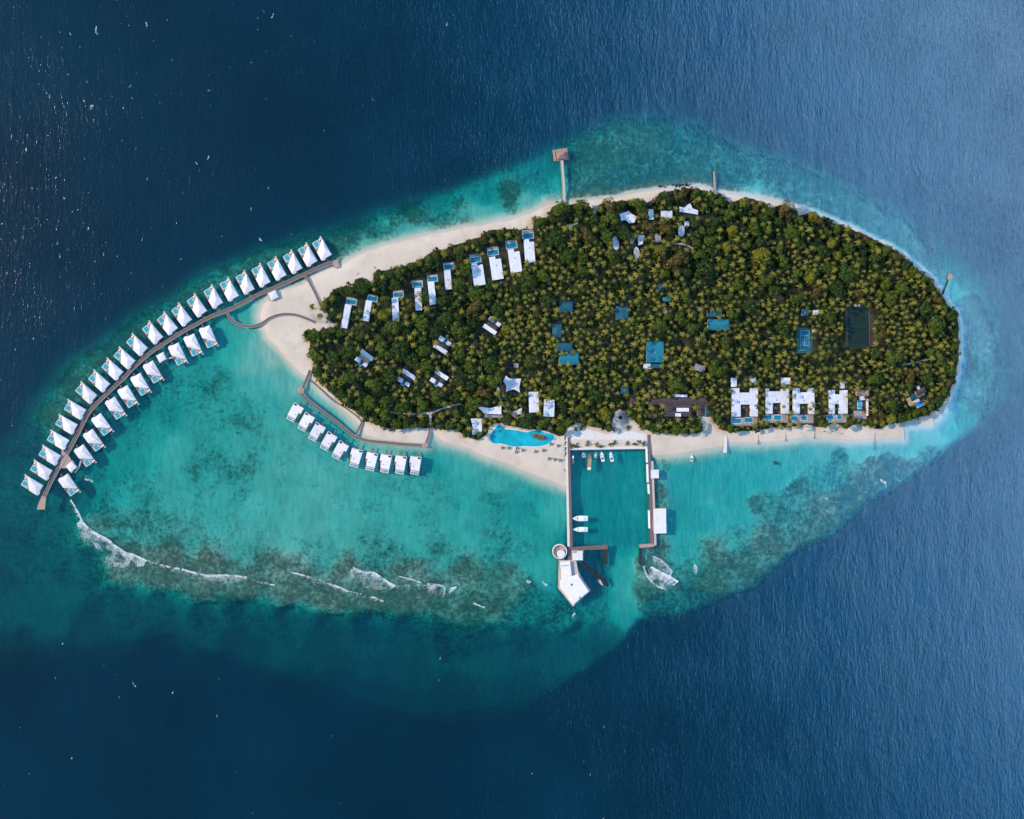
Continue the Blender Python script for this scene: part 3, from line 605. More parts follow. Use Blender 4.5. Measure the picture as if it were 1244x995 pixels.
# ten rectangular lagoon villas
def make_lagoon_villa(flip):
    t = thing('lagoon_villa', '', 'villa')
    def O(mb, name, m, par=t):
        if flip:
            mb.v = [(-x,y,z) for x,y,z in mb.v]; mb.f = [f[::-1] for f in mb.f]
        return mb.obj(name, M[m], par)
    O(MB().prism([(-5.4,-12.3),(5.4,-12.3),(5.4,-7),(7.8,-1),(7.8,10.3),(-5.4,10.3)],1.7,2.1), 'deck', 'woodr')
    R = [(-5.5,-7.2),(5.3,-7.2),(5.3,1.5),(8,1.5),(8,9.3),(0,9.3),(0,9.9),(-5.5,9.9)]
    O(MB().prism(grow(R,-.6), 2.1, 4.5), 'wall', 'wall')
    O(MB().prism(R, 4.5, 4.95), 'roof', 'white')
    O(MB().box(-4.8,-1.2,7.4,9.4,4.95,5.15), 'skylight', 'glass')
    O(MB().box(2,3.2,-3,-1.8,4.95,5.3), 'roof_vent', 'concg')
    pl = O(MB().box(-4.9,4.9,-12,-8.6,1.2,2.3), 'pool', 'fabw')
    O(MB().box(-4.4,1.8,-11.5,-9.1,2.25,2.35), 'pool_water', 'pool', pl)
    O(MB().box(2.6,4.2,-11.4,-9.4,2.3,2.7), 'daybed', 'fabric')
    O(MB().box(1,2.6,9.3,16,1.7,2.0), 'entrance_bridge', 'wood')
    for sx in (-4.8, 4.8):
        for sy in (-11, -3, 6): O(MB().cyl(sx, sy, .28, -4, 1.7, 6), 'stilt', 'dark')
    return t
LV = [(357.4,500.3,-29),(370.9,511.8,-29),(384.1,524,-29),(398.3,535.3,-29),(412.4,546.3,-29),(432.6,555.6,-17),(451.5,560,-14),(468.8,562.3,-12),(486.9,563.8,-11),(505,564.6,-9)]
la = make_lagoon_villa(False); lb_ = make_lagoon_villa(True)
for i, (x, y, a) in enumerate(LV):
    pr, first = (la, i == 0) if i < 5 else (lb_, i == 5)
    place(pr, first, x, y, 5, a, 'flat white roofed rectangular villa on the turquoise lagoon, %s of ten from the west' % ORD[i], 'rectangular lagoon villas')

# ================================================================ buildings on the island
EXC = []   # footprints (x, y, half w, half h) where no tree may root
def ex_(x, y, hw, hh): EXC.append((x, y, hw, hh))
def building(name, label, cat, cx, cy, rot=0, group=None, roofs=(), gables=(), pools=(), decks=(), top=5.0, keep=1.0):
    """roofs: (x0,y0,x1,y1,height,material) or (polygon,height,material) in map metres from the centre, y downwards as on the map"""
    t = thing(name, label, cat, P(cx, cy, top)[:2]+(1.2,), -math.radians(rot), group)
    cr, sr = math.cos(math.radians(rot)), math.sin(math.radians(rot))
    def exr(x0, y0, x1, y1):
        mx, my = (x0+x1)/2, (y0+y1)/2; hw, hh = abs(x1-x0)/2, abs(y1-y0)/2
        ex_(cx+mx*cr-my*sr, cy+mx*sr+my*cr, (abs(hw*cr)+abs(hh*sr))*keep, (abs(hw*sr)+abs(hh*cr))*keep)
    for i, r in enumerate(roofs):
        if len(r) == 6:
            x0,y0,x1,y1,h,m = r; poly = [(x0,-y0),(x1,-y0),(x1,-y1),(x0,-y1)]; exr(x0,y0,x1,y1)
        else:
            poly, h, m = r; poly = [(x,-y) for x,y in poly]
            exr(min(p[0] for p in poly), -max(p[1] for p in poly), max(p[0] for p in poly), -min(p[1] for p in poly))
        h += 0.03*i
        MB().prism(grow(poly, -.5), 0, h-0.3).obj('wall', M['wall'], t)
        ro = MB().prism(poly, h-0.3, h+0.1).obj('roof', M[m], t)
        xs_ = [p[0] for p in poly]; ys_ = [p[1] for p in poly]
        if (max(xs_)-min(xs_)) > 6 and (max(ys_)-min(ys_)) > 6:
            mx, my = sum(xs_)/len(xs_), sum(ys_)/len(ys_)
            MB().box(mx-.6,mx+.6,my-.9,my+.4,h+.1,h+.6).obj('roof_vent', M['concg'], ro)
    for i, (x0,y0,x1,y1,h,rise,m) in enumerate(gables):
        exr(x0,y0,x1,y1); y0_, y1_ = -y1, -y0
        MB().box(x0+.4,x1-.4,y0_+.4,y1_-.4,0,h-.2).obj('wall', M['wall'], t)
        mb = MB()
        if x1-x0 >= y1_-y0_:
            my = (y0_+y1_)/2
            mb.add([(x0,y0_,h),(x1,y0_,h),(x1,y1_,h),(x0,y1_,h),(x0+rise,my,h+rise),(x1-rise,my,h+rise),(x0,y0_,h-.3),(x1,y0_,h-.3),(x1,y1_,h-.3),(x0,y1_,h-.3)],
                   [(0,1,5,4),(2,3,4,5),(1,2,5),(3,0,4),(9,8,7,6),(0,6,7,1),(1,7,8,2),(2,8,9,3),(3,9,6,0)])
        else:
            mx = (x0+x1)/2
            mb.add([(x0,y0_,h),(x1,y0_,h),(x1,y1_,h),(x0,y1_,h),(mx,y0_+rise,h+rise),(mx,y1_-rise,h+rise),(x0,y0_,h-.3),(x1,y0_,h-.3),(x1,y1_,h-.3),(x0,y1_,h-.3)],
                   [(0,1,4),(1,2,5,4),(2,3,5),(3,0,4,5),(9,8,7,6),(0,6,7,1),(1,7,8,2),(2,8,9,3),(3,9,6,0)])
        mb.obj('roof', M[m], t)
    for i, (x0,y0,x1,y1,m) in enumerate(decks):
        exr(x0,y0,x1,y1); MB().box(x0,x1,-y1,-y0,-0.1,0.22+0.01*i).obj('terrace', M[m], t)
    for i, (x0,y0,x1,y1,m) in enumerate(pools):
        exr(x0,y0,x1,y1)
        pl = MB().box(x0-.5,x1+.5,-y1-.5,-y0+.5,-0.1,0.34).obj('pool', M['conc'], t)
        MB().box(x0,x1,-y1,-y0,0.2,0.38).obj('pool_water', M[m], pl)
    return t

# beach villas along the north-west shore, from west to east
BV = [(420.5,384.2,7.8,29,11,(426.4,366.4)),(446.2,377.5,7.6,25,10,(452,362.7)),(480.4,375.7,8,27.5,-3,(483.5,357.6)),(508.2,363.5,8,27,-3,(507,345.3)),(524.8,356,8,28,-6,(525.3,338.6)),(544.2,339.9,8,23.5,-5,(545,323.5))]
for i, (x, y, w_, l_, a, (px_, py_)) in enumerate(BV):
    ca, sa = math.cos(math.radians(-a)), math.sin(math.radians(-a))
    dx, dy = px_-x, py_-y; lx, ly = dx*ca-dy*sa, dx*sa+dy*ca
    building('beach_villa', 'narrow white roofed beach villa with teal pool, %s from the west among the shore trees' % ORD[i], 'villa', x, y, a, 'narrow beach villas',
             roofs=[(-w_/2,-l_/2,w_/2,l_/2,4.2,'white2')], pools=[(lx-5.5,ly-2.8,lx+5.5,ly+2.8,'poold')], decks=[(lx-6.5,ly-5,lx+6.5,ly+3.6,'concg')])
WV = [(581,332.7,-8.5,(577.6,315)),(603,325.5,-8.5,(599,306.4)),(625.5,316.6,-8,(621.5,298.1)),(643.2,304.6,-4,(641.6,285.8))]
for i, (x, y, a, (px_, py_)) in enumerate(WV):
    ca, sa = math.cos(math.radians(-a)), math.sin(math.radians(-a))
    dx, dy = px_-x, py_-y; lx, ly = dx*ca-dy*sa, dx*sa+dy*ca
    W2 = 7.0 if i < 3 else 6.2
    building('beach_villa', 'wide white roofed beach villa with notched corner and pool, %s of four' % ORD[i], 'villa', x, y, a, 'wide beach villas',
             roofs=[([(-W2,-14),(0.6,-14),(0.6,-10.5),(W2,-10.5),(W2,14),(-W2,14.5)],4.6,'white2')], pools=[(lx-6.2,ly-3,lx+6.2,ly+3,'poold')], decks=[(lx-7,ly-7,lx+7,ly+3.7,'concg'),(0.7,-14,W2,-10.6,'dark')])
# courtyard villas in the grove
CV = [(442.3,435.9,38,0,'white courtyard villa with tan roof wing nearest the western sand'),(493.6,459.5,33,0,'white courtyard villa with dark brown gable in the south-western grove'),
      (533.4,460.3,33,0,'white courtyard villa with striped brown gable east of its twin in the grove'),(537.9,419.2,32,1,'white courtyard villa in the mid grove with pool notch facing north-east'),
      (598.2,395.4,34,1,'white courtyard villa furthest east, ringed by palms below the wide beach villas')]
for i, (x, y, a, f, lb) in enumerate(CV):
    g = 'tan' if i == 0 else 'slate'
    s = -1 if f == 0 else 1
    # long strip on one side, brown gable in the middle, split wings on the other side
    def rr(x0,y0,x1,y1): return (x0,min(y0*s,y1*s),x1,max(y0*s,y1*s))
    building('courtyard_villa', lb, 'villa', x, y, a, 'courtyard villas in the grove',
             roofs=[rr(-9,3.2,9,8.2)+(4.3,'white2'), rr(-8.5,-8.2,-2.2,-3.0)+(4.0,'white2'), rr(2.4,-7.6,8,-3.0)+(4.0,'white2')],
             gables=[rr(-7,-2.9,7.5,3.1)+(4.2,1.6,g)], pools=[rr(-1.8,-9.5,2.0,-4.6)+('poold',)])
# scattered roofs
def simple(cx, cy, w_, l_, a, m, lb, h=4.5, gable=False, grp=None, name='building', cat='building', keep=1.0):
    if gable: return building(name, lb, cat, cx, cy, a, grp, gables=[(-w_/2,-l_/2,w_/2,l_/2,h,1.5,m)], keep=keep)
    return building(name, lb, cat, cx, cy, a, grp, roofs=[(-w_/2,-l_/2,w_/2,l_/2,h,m)], keep=keep)
simple(687.7,373,17,13,0,'teald','faded teal roofed building, northernmost of the cluster in the central grove',5,True)
simple(676.5,402,11,17,4,'teald','narrow faded teal roofed building west of centre, long side north-south',5,True)
simple(686,421.8,19,10,2,'teald','teal roofed building directly north of the brightest teal hall',5,True)
simple(691,436,25,14.5,-2,'teal','bright teal rounded roof hall at the bottom of the western cluster',5.5,True)
simple(755.5,380.5,15.5,17,0,'teald','faded teal roofed building alone among palms north-west of the tennis court',5,True)
simple(795.5,427.8,21,25,0,'teal','large bright teal roof near the middle of the palm grove',5.5,False)
simple(786,445,9,6,0,'white2','small pale annex at the foot of the large teal roof',4)
simple(798,444.6,14,5,0,'teald','low dark teal annex south of the large teal roof',4)
simple(810,363.6,10,5,0,'teal','tiny teal roof almost hidden by palms north of the large teal roof',4.5)
simple(803,349,7,8,0,'teald','tiny faded teal roof in palms just north-west of its brighter neighbour',4)
simple(808,378,5,6,0,'thatch','tiny reddish roof between palms below the small teal roofs',4)
simple(868,381,18,8,0,'teald','faded teal roof directly north of the wide bright teal hall',5)
simple(872.6,394.6,26,13,0,'teal','wide bright teal hall right of the grove centre',5.5,True)
simple(978,379.6,8,8,0,'teald','small faded teal shed north of the blue tennis court',4)
simple(991,379.6,6.5,5.5,0,'white2','tiny white shed north-east of the blue tennis court',4)
simple(989,402,2.5,4,0,'white2','tiny white kiosk right of the blue tennis court',3)
simple(758.5,474,9,8,0,'teald','small dark teal roof north of the round well plaza',4.5)
simple(770,487,9,8,5,'slate','small brown roof between the well plaza and the restaurant',4.5,True)
simple(850,447,13,8,15,'concg','small grey roof in palms east of the large teal roof',4)
building('spa_pavilion', 'irregular pale roof under big trees east of the pavilion jetty', 'building', 763.7, 264.2, 0, None, roofs=[([(-11,-4),(-5,-6),(0,-8),(4,-4),(10,-1),(7,6),(1,7),(-4,3),(-9,4)],4.5,'white2')])
simple(791,260.5,6,12.5,-3,'white2','slim upright white roof behind the northern beach trees',4.5)
simple(809.7,260.8,14,9,-2,'white2','bright white rectangular roof behind the northern beach trees',4.5)
building('building', 'pale jagged roof under trees nearest the rusty northern jetty', 'building', 837, 255, 4, None, roofs=[([(-12,-3),(-6,-2),(-2,-6),(1,-8),(4,-2),(11,0),(11,5),(0,4),(-11,3)],4.5,'white2')])
for i, (x, y, w_, l_, a, lb) in enumerate(((748,295.6,8,17,-8,'oval grey spa roof furthest west of the oval group'),(773.4,307.6,7,15,-4,'oval grey spa roof lowest of the oval group'),
        (827.8,280.6,8,14,5,'oval grey spa roof furthest east below the jagged roof'),(768,292,5,9,0,'slim oval grey spa roof half hidden above the lowest oval'))):
    ov = [(w_/2*math.cos(k*math.pi/8), l_/2*math.sin(k*math.pi/8)) for k in range(16)]
    building('spa_room', lb, 'building', x, y, a, 'oval spa roofs', roofs=[(ov,4.3,'concg' if i == 3 else 'oval')])
building('building', 'small pale tapered roof right of the lowest oval spa roof', 'building', 778.2, 291.2, 6, None, roofs=[([(-4,-6),(4,-5),(3,5),(-2,7)],4.3,'white2')])
building('building', 'small mauve tapered roof between palms in the northern spa area', 'building', 799.4, 289.3, 0, None, roofs=[([(-3,-6),(3,-5),(4,5),(-4,5)],4.3,'concg')])
simple(834.5,272,6,6,0,'white2','tiny white square roof above the eastern oval roof',4)
building('building', 'pointed star shaped white roof in the grove above the beach pool', 'building', 622, 467.5, 8, None, roofs=[([(-11,-3),(-9,-10),(-4,-7),(4,-8),(10,-9),(9,2),(11,8),(3,5),(-6,9),(-7,2)],4.8,'white2')])
simple(648.5,488.5,12,25,-2,'white2','long white roof standing upright in palms above the beach pool',5)
simple(667,495.6,13,21,2,'white2','shorter white roof right of the long upright one above the beach pool',4.7)
building('building', 'sail shaped white roof pointing west above the beach pool', 'building', 595, 498.4, 0, None, roofs=[([(-14.5,-3.5),(-9,-4),(0,-2.5),(14,-6),(14,5),(-6,4)],5,'white')], decks=[(-6,4.2,16,9,'concg')])
building('building', 'small triangular white roof tucked in palms beside the sail shaped roof', 'building', 628.3, 500, 0, None, roofs=[([(-6.5,3.5),(-5,0),(0,-1.5),(5.5,-5),(5.5,3.5)],4.5,'white2')])
building('beach_bar', 'bright white upright roof on the beach west of the curved pool', 'building', 579, 518.8, -1, None, roofs=[([(-7,-10.5),(7,-10),(6.2,9.5),(-5.5,9),(-5,-2)],5,'white')])
simple(627,444,6,5,0,'concg','tiny grey shed in palms north of the star shaped roof',3.5)
# restaurant: long brown roofs with white skylights
building('restaurant', 'long dark brown roofed restaurant complex with white skylights behind the beach', 'restaurant', 824, 492, 0, None,
         gables=[(-32,-8.5,34,-0.2,5,1.6,'slate'),(-36,-21,-31,16,4.6,1.0,'slate'),(-17,0,16,14,4.4,1.4,'slate'),(23,0.1,32,13,4.6,1.4,'slate')],
         roofs=[(-5,-12.5,11,-9.6,4.6,'white'),(-2.5,3.6,12.5,8,6.2,'white'),(-4,10,3,14,6.0,'white2')], top=5)
# beach residences
def residence(lb, x0, y0, x1, y1, notch, court, blocks, pools, m='white2'):
    cx, cy = (x0+x1)/2, (y0+y1)/2
    R = []
    nx0, nx1, ny = notch; cx0, cx1, cy0 = court
    poly = [(x0,y0),(nx0,y0),(nx0,ny),(nx1,ny),(nx1,y0),(x1,y0),(x1,y1),(cx1,y1),(cx1,cy0),(cx0,cy0),(cx0,y1),(x0,y1)]
    poly = [(a-cx,b-cy) for a,b in poly]
    t = building('residence', lb, 'villa', cx, cy, 0, 'large white beach residences', roofs=[(poly,4.8,m)]+[(a-cx,b-cy,c-cx,d-cy,4.2,m) for a,b,c,d in blocks],
                 pools=[(a-cx,b-cy,c-cx,d-cy,'poold') for a,b,c,d in pools], decks=[(x0-cx,y1-cy+.6,x1-cx,y1-cy+11,'concg'),(cx0-cx+.1,cy0-cy+.6,cx1-cx-.1,y1-cy,'dark')])
residence('widest white beach residence with two pools, westernmost of its row', 888.8,471.5,920.6,506,(898,911.5,477),(899.5,911.5,491.5),[(888,459,895,470),(911,459,918,465)],[(890,508.5,901,514),(905,507.5,914.5,513)])
residence('second white beach residence from the west with palm shaded court', 930.3,472,958.3,502.5,(934,949,475.5),(938.5,949,489.5),[(949,459,960,467)],[(928.8,504.5,938.3,510),(941,504.5,950,510)])
residence('third white beach residence from the west with two small pools', 963,471.5,989.2,503,(971.5,981.5,476.5),(971.3,982.5,490.5),[],[(962,505.5,970,510.5),(974.5,505.5,981,510.5)])
residence('bluish fourth beach residence, narrower and partly hidden by palms', 1006.8,474,1029.5,502.5,(1014,1021,479),(1013.8,1019,491),[(1021,463,1026,472)],[(1005.5,504.5,1013.5,509.5),(1018,504,1023,509.5)])
building('residence', 'partly built residence with brown roof edge and teal pool east of the row', 'villa', 1046, 490, 0, None, roofs=[(-2,-8.5,5,-4,4.4,'white2'),(7,-6,9,15,3.6,'white')], gables=[(-6,-16,9.5,-9,4.6,1.2,'thatch')],
         pools=[(-3,-3.5,2,6.5,'pool')], decks=[(-8,9,8,19,'concg'),(-7,-4,6.8,8.8,'dark')])
building('villa', 'secluded tan villa with bright blue pool at the eastern end of the grove', 'villa', 1113, 480, -25, None, roofs=[(-12,-1,-8,9,4.2,'tan'),(-8,5,1,8.5,4,'woodp'),(4,-9,7.5,-5,4.4,'white2')],
         gables=[(0.5,-5,13,1.5,4.4,1.5,'slate')], pools=[(-4,9.8,5,15,'poolblue')], decks=[(-8,-2,0,4.8,'teald'),(0.5,1.8,12,4.5,'tan')])
# tennis court and sports pitch
t = thing('tennis_court', 'blue hard tennis court with white lines among the palms', 'tennis court', P(977.5,413.5,1.3)[:2]+(1.3,)); ex_(977.5,413.5,9.5,15.5)
MB().box(-9.5,9.5,-15.5,15.5,-.1,.04).obj('surround', M['courtg'], t); MB().box(-5.5,5.5,-12,12,.04,.06).obj('playing_surface', M['court'], t)
lm = MB()
for (a,b,c,d) in ((-5.5,-12,5.5,-11.8),(-5.5,11.8,5.5,12),(-5.5,-11.8,-5.3,11.8),(5.3,-11.8,5.5,11.8),(-4.1,-6.1,4.1,-5.9),(-4.1,5.9,4.1,6.1),(-.1,-5.9,.1,5.9)): lm.box(a,c,b,d,.05,.075)
lm.obj('court_lines', M['line'], t); MB().box(-6.3,6.3,-.12,.12,.06,1.0).obj('net', M['dark'], t)
t = thing('sports_pitch', 'dark green fenced sports pitch with a small white stand in the eastern palms', 'sports pitch', P(1041.5,396.5,1.3)[:2]+(1.3,), math.radians(1)); ex_(1044,396.5,18,26)
MB().box(-14,13,-25,25,-.1,.04).obj('turf', M['turf'], t)
lm = MB()
for (a,b,c,d) in ((-12,-23,11,-22.8),(-12,22.8,11,23),(-12,-22.8,-11.8,22.8),(10.8,-22.8,11,22.8),(-12,-.1,11,.1)): lm.box(a,c,b,d,.03,.06)
lm.obj('pitch_lines', M['teald'], t)
f = MB()
for k in range(12): f.cyl(13.4,-25+k*4.5,.1,0,4,5); f.cyl(-14.2,-25+k*4.5,.1,0,4,5)
f.box(13.35,13.45,-25,25,3.9,4.0); f.box(-14.25,-14.15,-25,25,3.9,4.0); f.obj('fence', M['concg'], t)
MB().box(14,20,-24,14,0,.15).obj('side_path', M['dark'], t)
MB().hip([(-4,24),(3,23.6),(3,26),(-4,26.4)],2.6,3.4,(-.5,25)).obj('stand_roof', M['white2'], t)

# round well on the plaza
t = thing('well', 'round dark stone well in the sandy plaza at the harbour head', 'well', P(753.7,507.2,1.5)[:2]+(1.3,)); ex_(753,511,10,13)
MB().cyl(0,0,2.6,0,.9,18).obj('rim', M['seawall'], t); MB().cyl(0,0,1.9,.8,.93,16).obj('well_water', M['glass'], t)

# ================================================================ curved beach pool
PL = smooth_line([(x/6.22+540, y/6.22+480) for x, y in ((343,300),(345,330),(372,366),(430,366),(510,388),(600,386),(690,388),(770,374),(822,335),(828,302),(790,290),(755,284),(725,266),(670,266),(620,280),(520,262),(460,258),(415,226),(375,262),(343,300))], 3)[:-1]
t = thing('beach_pool', 'curved turquoise free-form swimming pool on the southern beach', 'swimming pool', (0,0,0)); ex_(635,531,40,10)
cxp, cyp = 634, 530
mb = MB(); poly_slab(mb, [(cxp+(x-cxp)*1.03, cyp+(y-cyp)*1.09) for x, y in PL], 0.3, 1.5); mb.obj('coping', M['conc'], t)
mb = MB(); poly_slab(mb, PL, 0.4, 1.56); mb.obj('pool_water', M['poolb'], t)
mb = MB(); poly_slab(mb, smooth_line([(647,528.5),(650,526),(656,527.5),(662,529),(664,532),(659,535.5),(652,533.5),(647,531),(647,528.5)],3)[:-1], 0.5, 1.75); mb.obj('planter_island', M['seawall'], t)
t.location = (0,0,0)

# loungers with parasols
lt = thing('sun_lounger', '', 'sun lounger')
MB().box(-.55,.55,-1.6,.6,.3,.5).obj('seat', M['fabric'], lt); MB().add([(-.55,.6,.5),(.55,.6,.5),(.55,1.5,1.1),(-.55,1.5,1.1),(-.55,.6,.35),(.55,.6,.35),(.55,1.5,.95),(-.55,1.5,.95)],[(0,1,2,3),(7,6,5,4),(0,4,5,1),(1,5,6,2),(2,6,7,3),(3,7,4,0)]).obj('backrest', M['fabric'], lt)
MB().box(-.5,-.38,-1.5,-1.38,0,.3).box(.38,.5,-1.5,-1.38,0,.3).box(-.5,-.38,.4,.52,0,.3).box(.38,.5,.4,.52,0,.3).obj('leg_frame', M['dark'], lt)
pt = thing('parasol', '', 'parasol'); MB().cyl(0,0,.07,0,2.4,6).obj('pole', M['dark'], pt); MB().cyl(0,0,1.35,2.2,2.75,8,.06).obj('canopy', M['fabric'], pt)
SP = [(440,402),(487,403),(543,433),(593,420),(690,430),(750,421),(793,484),(836,490),(876,496),(860,386),(550,405),(805,373)]
for i, (zx, zy) in enumerate(SP):
    x, y = 540+zx/6.22, 480+zy/6.22
    where = 'on the sand by the harbour wall' if 6 <= i <= 8 else 'on the sand below the curved pool'
    for s in (-1, 1):
        o = lt if (i == 0 and s == -1) else copy_tree(lt)
        a, b, _ = P(x+s*1.2, y, 1.3); o.location = (a, b, 1.28); o.rotation_euler = (0,0,random.uniform(-.15,.15))
        o['label'] = 'grey sun lounger %s' % where; o['group'] = 'sun loungers %s' % where
    o = pt if i == 0 else copy_tree(pt); a, b, _ = P(x, y-1.5, 2); o.location = (a, b, 1.28); o['label'] = 'small grey parasol between loungers %s' % where; o['group'] = 'parasols %s' % where

# ================================================================ harbour
hb = MB(); poly_slab(hb, [(687.2,531),(689.4,531),(692.2,664),(689.4,664),(688,592)], -4, 1.75)
t = thing('harbour_wall', 'long western harbour mole with pale edge and brown walkway', 'harbour wall', (0,0,0))
hb.obj('pale_edge', M['conc'], t)
hb = MB(); poly_slab(hb, [(689.5,531),(692.5,531),(695.8,664),(692.3,664)], -4, 1.9); hb.obj('walkway', M['wood'], t)
hb = MB(); poly_slab(hb, [(692.6,545),(693.3,545),(696.3,663),(695.9,663)], -4, 1.6); hb.obj('fender_beam', M['dark'], t)
t = thing('harbour_wall', 'eastern harbour mole with broken white kerb and brown walkway', 'harbour wall', (0,0,0))
hb = MB(); poly_slab(hb, [(786.5,528),(790,528),(790.5,560),(794.5,664),(790.2,664),(787,562)], -4, 1.9); hb.obj('walkway', M['wood'], t)
for y0, y1, x in ((545,562,784.3),(564,586,785.2),(588,600,786.5),(620,642,787.2)):
    hb = MB(); poly_slab(hb, [(x,y0),(x+2.2,y0),(x+2.9,y1),(x+.7,y1)], -4, 2.05); hb.obj('white_kerb', M['gel'], t)
hb = MB(); poly_slab(hb, [(790.7,560),(793.8,560),(795.6,612),(797.6,662),(794.8,663.5)], -4, 1.55); hb.obj('outer_kerb', M['woodp'], t)
t = thing('quay', 'white edged quay wall at the head of the harbour', 'quay', (0,0,0))
hb = MB(); poly_slab(hb, [(692.7,544),(786.4,542.5),(786.4,545.2),(692.7,546.6)], -4, 1.7); hb.obj('coping', M['conc'], t)
hb = MB(); poly_slab(hb, [(692.7,546.7),(784,545.3),(784,545.8),(692.7,547.2)], -4, 1.2); hb.obj('quay_face', M['seawall'], t)
t = thing('dock_arm', 'brown timber dock arm at the western side of the harbour mouth', 'dock', (0,0,0))
hb = MB(); poly_slab(hb, [(696,664.5),(722,662.8),(737.8,661.4),(738,667.4),(696,668.4)], 0.8, 1.95); hb.obj('deck', M['wood'], t)
hb = MB(); poly_slab(hb, [(733.2,667.5),(738.2,667.2),(738,685),(733.8,686.5)], -3, 1.8); hb.obj('wave_screen', M['rock'], t)
t = thing('dock_arm', 'brown timber dock arm at the eastern side of the harbour mouth', 'dock', (0,0,0))
hb = MB(); poly_slab(hb, [(776.5,661.5),(794.4,660.2),(794.6,664.4),(777,665.8)], 0.8, 2.1); hb.obj('deck', M['woodr'], t)
hb = MB(); poly_slab(hb, [(776.7,666),(779.8,665.9),(779.6,684),(778,687),(776.6,684)], -3, 1.4); hb.obj('wave_screen', M['rock'], t)
# breakwater of boulders
def rocks(mb, pts, wd, n, z):
    ico = [(0,0,1),(.89,0,.45),(.28,.85,.45),(-.72,.53,.45),(-.72,-.53,.45),(.28,-.85,.45),(.72,.53,-.45),(-.28,.85,-.45),(-.89,0,-.45),(-.28,-.85,-.45),(.72,-.53,-.45),(0,0,-1)]
    F = [(0,1,2),(0,2,3),(0,3,4),(0,4,5),(0,5,1),(1,6,2),(2,7,3),(3,8,4),(4,9,5),(5,10,1),(6,7,2),(7,8,3),(8,9,4),(9,10,5),(10,6,1),(11,7,6),(11,8,7),(11,9,8),(11,10,9),(11,6,10)]
    for k in range(n):
        s = random.random()*(len(pts)-1); i = int(s); f = s-i
        x = pts[i][0]*(1-f)+pts[i+1][0]*f+random.uniform(-wd,wd); y = pts[i][1]*(1-f)+pts[i+1][1]*f+random.uniform(-wd,wd)
        a, b, _ = P(x, y, z); r = random.uniform(.6, 1.4); zz = z-abs(random.gauss(0,.7))
        mb.add([(a+r*u*random.uniform(.7,1.2), b+r*v*random.uniform(.7,1.2), zz+r*w_*.7) for u,v,w_ in ico], F)
    return mb
tag(rocks(MB(), [(705,681),(716,691),(726,699),(738,709)], 1.9, 190, 1.5).obj('breakwater', M['rock']), 'dark boulder breakwater slanting inside the harbour mouth beside the white restaurant', 'breakwater')
tag(rocks(MB(), [(736,708),(738,713)], 1.0, 16, 1.0).obj('rock_head', M['rock']), 'dark rock clump at the tip of the slanting breakwater', 'rocks')
tag(rocks(MB(), [(800,226.5),(822,226),(833,224),(842,226)], 1.6, 40, .7).obj('shore_rocks', M['rock']), 'dark rocks at the waterline of the northern beach', 'rocks')

# overwater restaurant and round tower at the western harbour mouth
t = thing('overwater_restaurant', 'large white angular roofed restaurant over the water at the harbour mouth', 'restaurant', P(696,705,5)[:2]+(0,))
def LP(pts, z=5):
    ox, oy = t.location.x, t.location.y
    return [(P(a,b,z)[0]-ox, P(a,b,z)[1]-oy) for a, b in pts]
MB().prism(LP([(679,681),(700,681),(703,696),(718,718),(696,737.5),(678,715)]), 1.4, 1.9).obj('deck', M['woodp'], t)
BR = LP([(680.3,713.5),(679.6,706),(682,704),(680.5,682.5),(692.3,681.6),(694.5,700),(701,697.3),(715.3,718.3),(705.8,726.2),(704.6,724),(702.8,725.4),(704.2,727.8),(695.8,734.7)])
MB().prism(LP([(682,712),(681.8,684),(691.5,683.5),(694,702),(700.5,699.5),(713.5,718),(696,732.5)]), 1.9, 4.6).obj('wall', M['wall'], t)
ro = MB().prism(BR, 4.6, 5.1).obj('roof', M['white'], t)
MB().prism(LP([(693.2,709.5),(695,708.8),(695.8,711),(694,711.7)]), 5.1, 5.3).obj('skylight', M['glass'], ro)
MB().prism(LP([(681.5,687),(691.5,686.4),(691.6,687.2),(681.6,687.8)]), 5.1, 5.25).obj('roof_seam', M['concg'], ro)
MB().prism(LP([(679,713.2),(680,712.7),(696,734.2),(695.2,735.2)]), 1.9, 2.9).obj('railing', M['conc'], t)
MB().prism(LP([(689.5,664.5),(696,664.5),(696,700),(692.6,700),(692.5,681),(689.4,681)],2), 1.2, 1.7).obj('service_walk', M['wood'], t)
t = thing('kiosk', 'small white square building between tower and dock arm', 'building', P(701.7,675.2,4.5)[:2]+(0,))
MB().box(-7,7,-6.2,6.2,1.2,1.8).obj('deck', M['woodp'], t); MB().box(-5.3,5.3,-4.8,4.8,1.8,4.1).obj('wall', M['wall'], t)
MB().box(-6,6,-5.4,5.4,4.1,4.5).obj('roof', M['white'], t); MB().box(-5.8,-1,3.6,5.2,4.5,4.7).obj('roof_vent', M['concg'], t)
t = thing('round_tower', 'round white walled bar with ring rim at the end of the western mole', 'tower', P(680,670.2,5)[:2]+(0,))
MB().cyl(0,0,9,-2,1.8,28).obj('base', M['conc'], t)
n = 28; rg = MB(); vs = []
for r_, z_ in ((8.6,1.8),(8.9,4.8),(7.8,4.8),(7.6,1.8)):
    vs += [(r_*math.cos(2*math.pi*i/n), r_*math.sin(2*math.pi*i/n), z_) for i in range(n)]
rg.add(vs, [(k*n+i, k*n+(i+1)%n, ((k+1)%4)*n+(i+1)%n, ((k+1)%4)*n+i) for k in range(3) for i in range(n)]); rg.obj('ring_wall', M['conc'], t)
MB().cyl(0,0,7.4,1.8,2.2,28).obj('court_floor', M['tan'], t)
MB().cyl(1.6,-3.0,4.9,2.2,5.2,20).obj('inner_roof', M['white'], t)
MB().cyl(-3.5,3.6,1.2,2.2,3.4,10).obj('spiral_stair', M['concg'], t)
